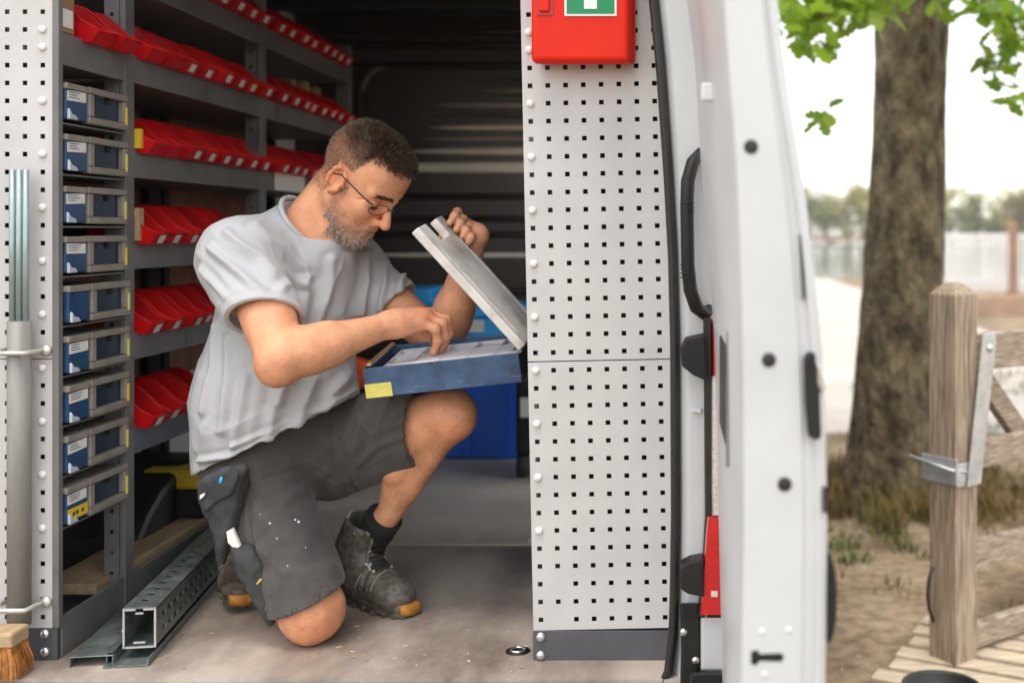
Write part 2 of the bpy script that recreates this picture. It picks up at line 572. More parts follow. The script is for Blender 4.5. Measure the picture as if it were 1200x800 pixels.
# ------------------------------------------------------------------ the van
FZ = 0.622                                     # load floor height
van = thing('van', 'white panel van seen into its open rear, with red tail light and open rear door', 'van', (-0.8, 0, 0))
fb = MB()
fb.span((-1.72, -0.105, FZ - 0.02), (0.10, 0.865, FZ)).build('floor_board', 'floor_board', van)
MB().span((-1.72, 0.869, FZ - 0.02), (0.10, 2.56, FZ + 0.006)).build('floor_board', 'floor_board_pale', van, bevel=0.002)  # the board beyond the seam is paler
MB().span((-1.45, -0.135, FZ - 0.035), (0.0, -0.107, FZ - 0.004)).build('door_sill', 'white_paint', van, bevel=0.006)
MB().span((-1.78, -0.14, 0.30), (0.12, -0.02, FZ - 0.038)).build('rear_apron', 'white_paint', van, bevel=0.01)
MB().span((-1.82, -0.24, 0.42), (0.05, -0.142, 0.555)).build('rear_bumper', 'black_plastic', van, bevel=0.015)
MB().span((-1.80, 0.0, 0.25), (0.14, 5.2, 0.598)).build('underbody', 'black_plastic', van)
# recessed lashing ring in the floor
c = at(607, 758, 0.05)
MB().lathe((c.x, c.y, FZ - 0.012), (0, 0, 1), [(0, 0.026), (0.0125, 0.028)], 18).build('lashing_point', 'black_plastic', van)
ring = MB().tube([(c.x + 0.015 * math.cos(a), c.y + 0.015 * math.sin(a), FZ + 0.003) for a in np.linspace(0, 6.28, 13)], 0.003, 6)
ring.build('lashing_ring', 'bolt_metal', van)
# shell
MB().span((-1.80, -0.02, 0.60), (-1.722, 5.1, 2.50)).build('side_wall', 'white_inner', van)
for a_, b_, z0_, z1_ in ((0.0, 1.20, .60, 2.50), (2.42, 5.1, .60, 2.50), (1.202, 2.418, 2.22, 2.50)):      # the right side, its sliding door open
    MB().span((0.102, a_, z0_), (0.15, b_, z1_)).build('side_wall', 'white_paint', van)
MB().span((0.17, 2.50, .62), (0.22, 3.84, 2.24)).build('sliding_door', 'white_paint', van, bevel=.01)
MB().span((-1.80, -0.02, 2.502), (0.15, 5.1, 2.57)).build('roof', 'liner', van)
MB().span((-1.80, -0.1, 2.40), (0.06, -0.022, 2.57)).build('roof_header', 'white_paint', van, bevel=0.02)
MB().loft([[(xl, -0.12, z), (-1.64, -0.12, z), (-1.64, -0.022, z), (xl, -0.022, z)] for xl, z in ((-1.85, 0.45), (-1.85, 1.4), (-1.76, 2.398))]
          ).build('rear_pillar', 'white_paint', van, bevel=0.01)
# roof bows
for y in (0.7, 1.4, 2.1):
    MB().span((-1.70, y - 0.04, 2.44), (0.08, y + 0.04, 2.50)).build('roof_bow', 'liner', van, bevel=0.015)
# ribbed bulkhead
BY = 2.52
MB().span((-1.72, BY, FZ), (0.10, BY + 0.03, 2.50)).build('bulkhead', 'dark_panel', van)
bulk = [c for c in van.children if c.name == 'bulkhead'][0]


def rib(z, hgt, x0, x1, m, dep=0.02, nm='rib'):
    prof = [(0, -hgt / 2), (-dep * .75, -hgt * .3), (-dep, 0), (-dep * .75, hgt * .3), (0, hgt / 2)]
    MB().loft([[(x, BY + p[0], z + p[1]) for p in prof] for x in (x0, x1)], smooth=True).build(nm, m, bulk)


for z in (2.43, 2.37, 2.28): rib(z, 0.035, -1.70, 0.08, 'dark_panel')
mat('frame_edge', (0.16, 0.135, 0.125), .38, var=.1, scale=4)
# pressed outline with a rounded corner, smaller ribs inside it
pl = [(-1.42, 1.10), (-1.42, 2.16)] + [(-1.30 - 0.12 * math.cos(a), 2.16 + 0.12 * math.sin(a)) for a in np.linspace(0, R(90), 8)] + [(0.05, 2.28)]
MB().tube([(x, BY - 0.004, z) for x, z in pl], 0.014, 8).build('pressed_edge', 'frame_edge', bulk)


def taper(z, hgt, x0, m, nm, dep=.028):
    """raised strip that runs out to nothing at its left end"""
    rr = []
    for t, k in ((0, .12), (.06, .45), (.16, .8), (.3, 1), (1, 1)):
        x = x0 + (.05 - x0) * t
        rr.append([(x, BY + p[0] * k, z + p[1] * k) for p in ((.004, -hgt / 2), (-dep * .75, -hgt * .35), (-dep, 0), (-dep * .75, hgt * .35), (.004, hgt / 2))])
    MB().loft(rr, smooth=True).build(nm, m, bulk)


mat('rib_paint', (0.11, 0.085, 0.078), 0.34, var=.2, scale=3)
mat('streak_grey', (0.34, 0.29, 0.25), 0.4, var=.15, scale=5)
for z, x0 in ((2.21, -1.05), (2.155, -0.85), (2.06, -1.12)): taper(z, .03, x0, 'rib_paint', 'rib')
taper(2.165, .034, -.90, 'streak_grey', 'reflection_strip'); taper(2.105, .040, -1.10, 'streak_grey', 'reflection_strip'); taper(2.005, .034, -1.12, 'cream_strip', 'reflection_strip')  # pale strips: soft reflections on the bulkhead put into colour and shape
taper(1.955, .03, -1.15, 'streak_grey', 'reflection_strip'); taper(1.90, .042, -1.22, 'cream_strip', 'reflection_strip')
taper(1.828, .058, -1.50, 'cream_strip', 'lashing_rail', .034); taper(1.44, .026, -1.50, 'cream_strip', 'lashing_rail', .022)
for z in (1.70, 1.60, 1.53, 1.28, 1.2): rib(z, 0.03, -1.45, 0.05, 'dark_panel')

# rear right corner: rubber seal, white pillar, grab handle, lamp, hinge arms
SY = -0.08
sl = [(752, -120), (760, 0), (768, 75), (777, 200), (782.5, 300), (785, 400), (786, 600), (784.5, 700), (783, 745), (778, 785), (768, 806)]
MB().loft([[at(px + dx, py, SY + dy) for dx, dy in ((0, 0.0), (1, -0.018), (5, -0.026), (10.5, -0.018), (11, 0.0), (6, 0.03))] for px, py in sl],
          smooth=True).build('door_seal', 'rubber', van)
pz = [(760, 824, -220), (770, 830, -120), (770, 833, 0), (778, 836, 75), (787, 838, 200), (792, 840, 300), (795, 836, 400), (796, 833, 600), (795, 826, 700), (794, 826, 760), (790, 826, 830)]
MB().loft([[at(a - 3, py, -0.07), at(a + 4, py, -0.092), at(a + 10, py, -0.105), at(b - 6, py, -0.11), at(b, py, -0.10), at(b + 3, py, 0.06), at(a - 3, py, 0.06)]
           for a, b, py in pz]).build('rear_pillar', 'white_paint', van, bevel=0.006, seg=3)
# grab handle, bowed out from the pillar
hp = [(822, 178, -0.115), (812, 190, -0.135), (806, 212, -0.15), (805, 240, -0.155), (806, 310, -0.155), (809, 340, -0.15), (816, 360, -0.14), (826, 368, -0.12), (832, 362, -0.105)]
gh = MB().tube([at(*p) for p in hp], [0.011, 0.0135, 0.0145, 0.014, 0.014, 0.0145, 0.0145, 0.0135, 0.012], 12).build('grab_handle', 'black_plastic', van)
for py in (238, 243, 248, 310, 315, 320, 325):
    a = at(805.5, py, -0.155)
    MB().lathe(a - Vector((0, 0, .0012)), (0, 0, 1), [(0, 0.0148), (0.0024, 0.0148)], 12).build('grip_ring', 'black_plastic', gh)
# lamp
LY = -0.15


def strip(rows, y0, y1): return MB().loft([[at(a, py, y0 + .012), at(a + 1.5, py, y0), at(b - 1, py, y0), at(b, py, y0 + .02), at(b, py, y1), at(a, py, y1)] for a, b, py in rows])


tl = strip([(835, 850, 375), (835, 851, 440)], LY, -0.06).build('tail_light', 'red_lens', van)
strip([(834, 852, 441), (834, 853, 520), (834, 853, 575), (835, 853, 604)], LY, -0.06).build('indicator_lens', 'clear_lens', tl)
strip([(829, 853, 605), (826, 853, 640), (823, 853, 690), (820, 852, 720)], LY - .002, -0.06).build('brake_lens', 'red_lens', tl)
for i in range(6):
    py = 560 + i * 8
    strip([(834.5, 852, py), (834.5, 852, py + 2.4)], LY - .0022, LY + .01).build('lens_rib', 'clear_lens', tl)
for i in range(15):
    py = 622 + i * 6.3
    k_ = (py - 605) / 115
    strip([(829.5 - 7.5 * k_, 852.4 - .4 * k_, py), (829.5 - 7.5 * k_, 852.4 - .4 * k_, py + 2.0)], LY - .0042, LY + .01).build('lens_rib', 'lens_rib_red', tl)
strip([(832, 842, 692), (832, 842, 699)], LY - .006, LY + .01).build('reflector', 'clear_lens', tl)
strip([(824, 834, 372), (825, 835, 480), (826, 834, 604), (823, 829, 660), (817, 825, 722)], -0.135, -0.06).build('lamp_gap_trim', 'rubber', van)
strip([(821, 850, 723), (821, 850, 785)], -0.14, -0.06).build('corner_panel', 'white_paint', van, bevel=.004)
strip([(808, 850, 787), (808, 852, 840), (804, 856, 900)], -0.17, -0.05).build('bumper_corner', 'black_plastic', van, bevel=.006)
bt = strip([(797, 820, 706), (798, 821, 760), (797, 820, 800), (792, 820, 860)], -0.128, -0.06).build('bumper_trim', 'black_plastic', van, bevel=.004)
for p in ((801, 740), (815, 773)): MB().lathe(at(*p, -0.1275), (0, -1, 0), [(0, .008), (.004, .0075), (.006, .003)], 10).build('bolt', 'bolt_metal', bt)


def pris(pts, y, dep): return MB().prism([at(a, b_, y) for a, b_ in pts], (0, dep, 0))


pris([(797, 410), (803, 397), (826, 392), (829, 447), (813, 440), (799, 429)], -0.16, 0.05).build('hinge', 'black_plastic', van, bevel=.004)
pris([(797, 664), (808, 658), (825, 655), (825, 700), (806, 696), (797, 690)], -0.16, 0.05).build('hinge', 'black_plastic', van, bevel=.004)
# panel marks on the pillar: pressed tab and cable
pris([(810, 477), (822, 479), (822, 484), (810, 483)], -0.118, 0.01).build('pillar_clip', 'white_inner', van, bevel=.001)

# rear door, swung right out so that its free edge faces the camera
NY, FY = -0.90, -0.172


def lerp_rows(rows, z):
    rows = sorted(rows)
    for (z0, *a), (z1, *b) in zip(rows[:-1], rows[1:]):
        if z0 <= z <= z1:
            t = (z - z0) / (z1 - z0)
            t2 = t
            return [p + (q - p) * t2 for p, q in zip(a, b)]
    return list(rows[0][1:]) if z < rows[0][0] else list(rows[-1][1:])


near = [(0.50, .072, .188), (.938, .078, .1955), (1.169, .081, .1975), (1.30, .080, .195), (1.40, .079, .190), (1.469, .077, .1825), (1.55, .075, .174), (1.658, .069, .159), (1.746, .062, .144), (1.861, .0542, .130), (2.33, .005, .065)]
far = [(0.50, .082), (.641, .08), (.984, .072), (1.327, .065), (1.447, .055), (1.67, .0377), (1.876, .0257), (2.013, .0086), (2.33, -.035)]
rings = []
for z in np.linspace(0.50, 2.33, 40):
    a, o = lerp_rows(near, z)
    f, = lerp_rows(far, z)
    th = o - a
    r = 0.016
    rings.append([(a, NY + r * .6, z), (a + .003, NY + .003, z), (a + r * .7, NY, z), (a + th * .70, NY, z), (a + th * .72, NY + .005, z), (a + th * .84, NY + .005, z), (a + th * .86, NY, z), (o - r * .9, NY, z), (o - r * .5, NY + .004, z), (o, NY + r, z), (o + .012, NY + 0.2, z), (o + .004, FY - .05, z), (f + th * .55, FY, z), (f, FY, z), (f - .001, FY - .03, z)])
door = MB().loft(rings, smooth=False).build('rear_door', 'white_paint', van, smooth=True)
dm = door.modifiers.new('edge', 'EDGE_SPLIT'); dm.split_angle = R(35)


def edge_pt(px, py, out=0.0): return at(px, py, NY - out)


for p in ((880, 172), (901, 421.5), (919.5, 567)):
    o = MB().lathe(edge_pt(*p), (0, -1, 0), [(-.004, .0095), (.001, .0098), (.0018, .0088), (.0016, .002)], 18).build('rubber_plug', 'rubber', door)
lat = pris([(943, 420), (948, 413), (956, 414), (957, 440), (961, 462), (963, 512), (959, 516), (948, 512), (944, 470)], NY - .012, .03).build('door_latch', 'black_plastic', door, bevel=.003)
pris([(957, 425), (963, 430), (968, 455), (962, 462), (957, 448)], NY - .006, .02).build('latch_plate', 'bolt_metal', lat, bevel=.002)
pris([(880, 763), (888, 761), (890, 766), (916, 765), (919, 770), (916, 775), (890, 774), (887, 779), (880, 778)], NY - .001, .01).build('lower_latch_slot', 'black_plastic', door, bevel=.001)
for p in ((893, 740), (924, 738), (896, 790)):
    MB().lathe(edge_pt(*p), (0, -1, 0), [(0, .0045), (.001, .004)], 10).build('screw', 'white_inner', door)
pris([(966, 570), (969, 572), (969, 602), (966, 600)], NY - .001, .03).build('edge_buffer', 'rubber', door)
# outer skin: side buffer and seam of the moulding
bb = [(967, 645), (974, 650), (979, 668), (981.5, 695), (980.5, 725), (977, 745), (973, 754), (967, 752)]
pris(bb, NY + .02, .10).build('outer_handle', 'black_plastic', door, bevel=.004)
pris([(937, 275), (939, 275), (943, 350), (941, 352)], NY - .0012, .01).build('panel_seam', 'rubber', door)
# inner face, seen at a grazing angle: pocket, ochre strip painting a warm reflection, rail
o = MB().prism([(.0685, -.62, 1.36), (.0655, -.42, 1.365), (.0655, -.42, 1.205), (.0685, -.60, 1.20)], (.02, 0, 0)).build('inner_pocket', 'black_plastic', door, bevel=.004)
MB().prism([(.0695, -.632, 1.39), (.0695, -.626, 1.39), (.0695, -.612, 1.17), (.0695, -.618, 1.17)], (.02, 0, 0)).build('warm_reflection', 'drawer_beige', o)
MB().span((.030, -.60, 1.76), (.06, -.585, 1.79)).build('door_stop', 'white_inner', door, bevel=.004)
# wheels and cab, mostly out of sight
for x, y in ((-1.68, 0.95), (0.0, 0.95), (-1.68, 4.45), (0.0, 4.45)):
    wh = MB().lathe((x - .1, y, .34), (1, 0, 0), [(0, .27), (.02, .33), (.1, .345), (.19, .33), (.21, .27)], 28).build('wheel', 'rubber', van)
    MB().lathe((x - .105, y, .34), (1, 0, 0), [(0, .20), (.02, .21), (.2, .21), (.22, .2)], 20).build('wheel_rim', 'pole_grey', wh)
MB().prism([(-1.80, 5.1, .45), (-1.80, 6.0, .45), (-1.80, 6.0, 1.15), (-1.80, 5.75, 1.35), (-1.80, 5.1, 2.3)], (1.95, 0, 0)).build('cab', 'white_paint', van, bevel=.05, seg=3)
ar = [( -1.46, .95 + .42 * math.cos(a), .60 + .27 * math.sin(a)) for a in np.linspace(0, math.pi, 14)]
MB().prism(ar, (-.258, 0, 0)).build('wheel_arch', 'liner', van, bevel=.02)

# ------------------------------------------------------------------ perforated sheet
def perf(name, mtl, parent, o, ex, ey, us, vs, hw, hh, e0, e1, skip=(), thick=0.002):
    """sheet from e0 to e1 (u,v) with holes centred on us x vs"""
    o, ex, ey = Vector(o), Vector(ex), Vector(ey)
    ul = [e0[0]] + [q for u in us for q in (u - hw / 2, u + hw / 2)] + [e1[0]]
    vl = [e0[1]] + [q for v in vs for q in (v - hh / 2, v + hh / 2)] + [e1[1]]
    n = len(ul)
    pts = [o + ex * u + ey * v for v in vl for u in ul]
    fs = []
    for j in range(len(vl) - 1):
        for i in range(n - 1):
            if i % 2 and j % 2 and (i // 2, j // 2) not in skip: continue
            fs.append((j * n + i, j * n + i + 1, (j + 1) * n + i + 1, (j + 1) * n + i))
    ob = MB().add(pts, fs).build(name, mtl, parent)
    m = ob.modifiers.new('thick', 'SOLIDIFY'); m.thickness = thick; m.offset = 0
    return ob


PIT = 0.03846
RIV = (5, 8, 11, 14, 17, 20, 23, 26, 29, 32, 33)
ME = {}


def shared(name, maker, m):
    if name not in ME:
        o = maker().build(name, m); ME[name] = o.data
        bpy.data.objects.remove(o)
    return ME[name]


def put(name, me, parent, loc, rot=None):
    o = bpy.data.objects.new(name, me); C.objects.link(o)
    o.parent = parent
    o.location = Vector(loc) - ORG[parent.name]
    if rot is not None: o.rotation_euler = rot
    ORG[o.name] = Vector(loc)
    return o


rivet_me = shared('rivet', lambda: MB().lathe((0, 0, 0), (0, -1, 0), [(0, .0085), (.003, .0085), (.0055, .006), (.0065, .002)], 14), 'rivet_white')
bolt_me = shared('bolt', lambda: MB().lathe((0, 0, 0), (0, -1, 0), [(0, .0105), (.003, .0105), (.0065, .0075), (.008, .003)], 14), 'bolt_metal')

rack = thing('storage_rack', 'dark grey steel van rack on the left holding drawers and red bins', 'rack', (-1.5, 0.0, FZ))
# its perforated end panel, in two sheets
xs0 = [-1.384 - PIT * i for i in range(6)][::-1]
zb = 0.7147
for nm_rows, z0, z1 in (((0, 14), 0.6916, None), ((15, 37), None, 2.16)):
    k0, k1 = nm_rows
    lo = z0 if z0 else zb + (k0 - .5) * PIT + .001
    hi = z1 if z1 else zb + (k1 + .5) * PIT - .001
    sk = {(5, k - k0) for k in RIV}
    pp = perf('perforated_panel', 'panel_grey', rack, (0, 0, 0), (1, 0, 0), (0, 0, 1), xs0, [zb + k * PIT for k in range(k0, k1 + 1)], .0102, .0102, (-1.62, lo), (-1.3625, hi), sk)
    for k in RIV:
        if k0 <= k <= k1: put('rivet', rivet_me, pp, (-1.384, -.001, zb + k * PIT))
MB().span((-1.62, -.003, FZ - .004), (-1.352, .006, .6912)).build('foot_plate', 'plate_grey', rack, bevel=.001)
for px, py in ((53, 742), (53, 763)): put('bolt', bolt_me, rack, at(px, py, -.003))
MB().span((-1.3622, -.0045, .6915), (-1.3475, .0135, 2.16)).build('post', 'rack_grey', rack, bevel=.002)


def post(y, x1=-1.351):
    p = MB().span((x1 - .012, y, FZ), (x1 + .002, y + .045, 2.30)).build('post', 'rack_grey', rack, bevel=.002)
    zs = [FZ + .05 + i * .05 for i in range(32)]
    perf('post_flange', 'rack_grey', p, (0, y - .001, 0), (1, 0, 0), (0, 0, 1), [x1 - .030], zs, .009, .009, (x1 - .048, FZ), (x1 - .012, 2.30))


for y in (0.285, 1.150, 2.085): post(y)
for y in (0.285, 1.150, 2.085): MB().span((-1.70, y, FZ), (-1.66, y + .04, 2.30)).build('rear_post', 'black_plastic', rack)
MB().span((-1.685, 1.05, FZ), (-1.66, 1.13, 2.2)).build('wall_strut', 'black_plastic', rack)
LIPS = [2.21, 1.981, 1.748, 1.5225, 1.300, 1.068]
for i, zt in enumerate(LIPS):
    m = 'rack_grey' if i < 5 else 'rack_bluish_lit'  # lowest shelf: bluish light put into its colour
    if i == 1:
        MB().span((-1.357, .0145, zt - .07), (-1.351, .284, zt)).build('shelf_lip', m, rack, bevel=.001)
        MB().span((-1.66, .01, zt - .066), (-1.358, .284, zt - .06)).build('shelf_board', m, rack)
    for y0, y1 in ((.331, .618), (.621, 1.149), (1.196, 2.084)):
        if i == 0 or True: MB().span((-1.357, y0, zt - .068), (-1.351, y1, zt)).build('shelf_lip', m, rack, bevel=.001)
    MB().span((-1.66, .331, zt - .066), (-1.358, 2.084, zt - .06)).build('shelf_board', m, rack)
MB().span((-1.357, .0145, FZ), (-1.351, 2.084, .712)).build('base_rail', 'rack_grey', rack, bevel=.002)
MB().span((-1.66, .01, FZ), (-1.358, 2.084, FZ + .012)).build('base_board', 'rack_grey', rack)
MB().span((-1.70, .02, 1.07), (-1.688, 2.1, 1.93)).build('back_panel', 'ply', rack)
MB().span((-1.66, .02, .75), (-1.64, .28, 1.92)).build('back_sheet', 'rack_grey', rack)
MB().span((-1.3505, 1.27, 1.684), (-1.3495, 1.56, 1.744)).build('shelf_card', 'label_white', rack)
MB().span((-1.3505, .3315, 1.752), (-1.335, .345, 1.80)).build('shelf_tag', 'yellow', rack)
MB().span((-1.36, .332, 1.525), (-1.338, .355, 1.605)).build('wood_offcut', 'wood_pale', rack)

# ------------------------------------------------------------------ drawers
DW0, DW1 = .015, .277          # along y
ORD = ['top', 'second', 'third', 'fourth', 'fifth', 'sixth', 'seventh', 'eighth', 'bottom']


def drawer(i, zc):
    t = thing('drawer', ('blue small parts drawer with beige frame, %s one of the stack' % ORD[i]) +
              (', carrying a yellow sticker' if i == 8 else ''), 'drawer', (-1.37, .165, zc - .042), 'small parts drawers in the rack')
    X = -1.345 + random.uniform(-.004, .005)
    ob = Vector((0, 0, 0))
    MB().span((-1.62, DW0 + .004, zc - .040), (X - .006, DW1 - .004, zc + .030)).build('drawer_body', 'drawer_dark', t, bevel=.004)
    y0, ym, y1 = DW0, DW0 + .090, DW1
    fr = MB()
    # beige frame round the opening
    fr.span((X - .012, y0, zc + .026), (X + .006, ym - .001, zc + .040))
    fr.span((X - .012, ym, zc + .026), (X + .008, y1, zc + .041))
    fr.span((X - .012, ym, zc - .042), (X + .008, y1, zc - .026))
    fr.span((X - .012, ym, zc - .0255), (X + .008, ym + .020, zc + .0255))
    fr.span((X - .012, y1 - .018, zc - .0255), (X + .008, y1, zc + .0255))
    fr.build('front_frame', 'drawer_beige', t, bevel=.0025)
    MB().span((-1.60, y0 + .004, zc + .031), (X - .013, y1 - .004, zc + .0385)).build('drawer_lid', 'drawer_beige', t, bevel=.002)
    fp = MB().span((X - .010, y0 + .002, zc - .040), (X + .003, ym - .002, zc + .0255)).build('front_plate', 'drawer_blue', t, bevel=.003)
    tilt = random.uniform(-.004, .004)
    if i != 4:
        lb = MB().prism([(X + .0035, y0 + .004, zc + .002 + tilt * .4), (X + .0035, ym - .010, zc + .002 - tilt * .4), (X + .0035, ym - .010, zc + .024 - tilt * .4), (X + .0035, y0 + .004, zc + .024 + tilt * .4)], (.0008, 0, 0))
        lo = lb.build('label_card', 'label_white', fp)
        q = MB()
        for r_ in range(3): q.span((X + .0046, y0 + .010, zc + .0195 - r_ * .0055), (X + .0049, y0 + .010 + random.uniform(.03, .052), zc + .021 - r_ * .0055))
        q.build('print', 'ink', lo)
    MB().prism([(X + .0035, y0 + .003, zc - .040), (X + .0035, y0 + .040, zc - .040), (X + .0035, y0 + .030, zc - .030), (X + .0035, y0 + .014, zc - .027), (X + .0035, y0 + .003, zc - .016)], (.007, 0, 0)).build('pull_tab', 'clear_plastic', t, bevel=.002)
    MB().span((X + .0075, y1 - .014, zc - .030), (X + .011, y1 - .006, zc + .012)).build('catch', 'yellow_pale' if i % 3 else 'yellow', t, bevel=.001)
    MB().tube([(X - .004, ym + .098, zc + .012), (X - .004, ym + .098, zc + .026)], .006, 8).build('knob', 'black_plastic', t)
    if i == 8:
        MB().prism([(X + .004, y0 + .004, zc - .033), (X + .004, ym - .006, zc - .033), (X + .004, ym - .006, zc - .008), (X + .004, y0 + .004, zc - .008)], (.0008, 0, 0)).build('sticker', 'yellow', t)
        q = MB()
        for u in (.022, .036, .058): q.span((X + .005, y0 + u, zc - .025), (X + .0053, y0 + u + .010, zc - .017))
        q.build('print', 'ink', t)
    MB().span((-1.64, .0145, zc - .051), (-1.352, .284, zc - .047)).build('runner', 'rack_grey', rack)
    return t


for i, py in enumerate((121, 180, 240, 298, 355, 413, 470, 528, 587)):
    z = 1.55 - (py - 270) / 527
    drawer(i, z)

# ------------------------------------------------------------------ red bins
def bin_mesh():
    Wb, L = .0425, .165
    prof = [(0, .055), (.010, .078), (.028, .091), (.055, .096), (.082, .088), (.108, .069), (.135, .045), (.168, .028)]       # rim height along the depth
    vs, fs = [], []
    for s in (-1, 1):
        for x, z in prof:
            tb = .90
            vs += [(x if x < .15 else .155, s * Wb * tb, 0), (x + (.004 if x > .15 else 0), s * Wb, z)]
    n = len(prof) * 2
    for s in (0, n):
        for i in range(len(prof) - 1):
            a = s + 2 * i
            fs.append((a, a + 2, a + 3, a + 1))
    fs.append((0, 1, n + 1, n))
    e = 2 * (len(prof) - 1)
    fs.append((e, e + 1, n + e + 1, n + e))
    for i in range(len(prof) - 1): fs.append((2 * i, 2 * i + 2, n + 2 * i + 2, n + 2 * i))
    b = MB().add(vs, fs)
    return b


bo = bin_mesh().build('parts_bin', 'bin_red')
bin_me = bo.data; bpy.data.objects.remove(bo)
rim = MB()
for s in (-1, 1):
    rim.tube([(0, s * .0425, .055), (.010, s * .0425, .078), (.028, s * .0425, .091), (.055, s * .0425, .096), (.082, s * .0425, .088), (.108, s * .0425, .069), (.135, s * .0425, .045), (.172, s * .0425, .028)], .0030, 6)
rim.tube([(.172, -.0425, .028), (.172, .0425, .028)], .0026, 6)
ro = rim.build('bin_rim', 'bin_red'); rim_me = ro.data; bpy.data.objects.remove(ro)
lo = MB().prism([(.1605, -.014, .003), (.1605, .014, .003), (.1705, .014, .023), (.1705, -.014, .023)], (.001, 0, -.0003))
lo = lo.build('label_card', 'label_white'); lab_me = lo.data; bpy.data.objects.remove(lo)
co = MB()
for k in range(5): co.lathe((.05 + .016 * (k % 3), -.02 + .011 * k, .004), (random.uniform(-1, 1), random.uniform(-1, 1), random.uniform(.4, 1)), [(0, .008), (.02, .008), (.022, .004), (.04, .004)], 6)
co = co.build('fixings', 'bolt_metal'); fix_me = co.data; bpy.data.objects.remove(co)
NTH = ['first', 'second', 'third', 'fourth', 'fifth', 'sixth', 'seventh', 'eighth', 'ninth']
ROWN = ['top', 'second', 'third', 'fourth', 'fifth', 'lowest']
bin_mats = []
for k, cc in enumerate(((.62, .004, .006), (.54, .003, .005), (.68, .006, .006))):
    bin_mats.append(mat('bin_red_%d' % k, cc, 0.42, var=0.18, scale=12, spec=.3))


def red_bin(row, y, where, labelled, full):
    o = bpy.data.objects.new('parts_bin', bin_me); C.objects.link(o)
    o.location = (-1.480 + random.uniform(-.008, .008), y + random.uniform(-.0015, .0015), LIPS[row] + .001)
    o.rotation_euler = (0, R(3), random.uniform(-.03, .03))
    m = o.modifiers.new('thick', 'SOLIDIFY'); m.thickness = .002; m.offset = 0
    o.material_slots[0].link = 'OBJECT'; o.material_slots[0].material = random.choice(bin_mats)
    tag(o, 'red plastic parts bin on the %s shelf, %s' % (ROWN[row], where), 'bin', 'red parts bins on the rack')
    for nm, me, yes in (('bin_rim', rim_me, True), ('label_card', lab_me, labelled), ('fixings', fix_me, full)):
        if not yes: continue
        c = bpy.data.objects.new(nm, me); C.objects.link(c); c.parent = o
        if nm == 'bin_rim': c.material_slots[0].link = 'OBJECT'; c.material_slots[0].material = o.material_slots[0].material
        if nm == 'fixings': c['kind'] = 'stuff'
    return o


for row in range(6):
    nb2, nb3 = {0: (8, 8), 1: (8, 8), 2: (8, 8), 3: (6, 0), 4: (5, 0), 5: (4, 0)}[row]
    if row == 1:
        for k, y in enumerate((.135, .238)): red_bin(row, y, '%s past the cardboard box' % NTH[k], False, True)
    for k in range(nb2): red_bin(row, .385 + .1035 * k, '%s along from the drawer post' % NTH[k], k > 1 or row in (3, 4, 5), random.random() < .6)
    for k in range(nb3): red_bin(row, 1.255 + .1035 * k, '%s past the middle post' % NTH[k], True, random.random() < .4)

# loose goods in the rack
bx = thing('cardboard_box', 'small brown cardboard box with white label at the end of the second shelf', 'box', (-1.42, .05, 1.982))
MB().span((-1.46, .012, 1.983), (-1.353, .068, 2.10)).build('box_body', 'cardboard', bx, bevel=.002)
MB().span((-1.3525, .020, 1.995), (-1.3520, .060, 2.035)).build('label_card', 'label_white', bx)
o = tag(MB().span((-1.62, .45, 1.765), (-1.50, .98, 1.86)).build('cardboard_tray', 'cardboard', bevel=.003), 'long brown carton behind the red bins of the third shelf', 'carton')
o = tag(MB().span((-1.64, .42, 1.535), (-1.55, .85, 1.625)).build('black_tray', 'black_plastic', bevel=.006), 'black plastic tray behind the red bins of the fourth shelf', 'tray')
for k, (y, s) in enumerate(((1.75, .05), (1.88, .06), (2.02, .055))):
    o = MB().lathe((-1.47, y, 2.068), (0, 0, 1), [(0, s * .4), (s * .4, s * .5), (s * .9, s * .45), (s, s * .2)], 10).build('sealant_roll', 'wood_pale')
    tag(o, ['pale tape roll set on bins of the second shelf, nearest the middle post', 'pale tape roll between the two others on second shelf bins', 'pale tape roll at the far end of the second shelf'][k], 'roll', 'tape rolls on the bins')
o = tag(MB().span((-1.52, .22, .690), (-1.385, 1.10, .716)).build('wooden_plank', 'wood_pale', bevel=.002), 'brown wooden plank lying in the bottom of the rack behind the base rail', 'plank')
o = tag(MB().span((-1.55, .02, FZ + .013), (-1.37, .14, FZ + .035)).build('plywood_offcut', 'wood_pale', bevel=.002), 'pale plywood offcut under the drawer stack', 'offcut')
tc_ = thing('tool_case', 'yellow and black tool case on the rack floor behind the kneeling man', 'tool case', (-1.45, 1.0, .72))
MB().span((-1.56, .80, .72), (-1.38, 1.25, .80)).build('case_body', 'black_plastic', tc_, bevel=.01)
MB().span((-1.56, .80, .802), (-1.38, 1.25, .86)).build('case_lid', 'yellow', tc_, bevel=.01)
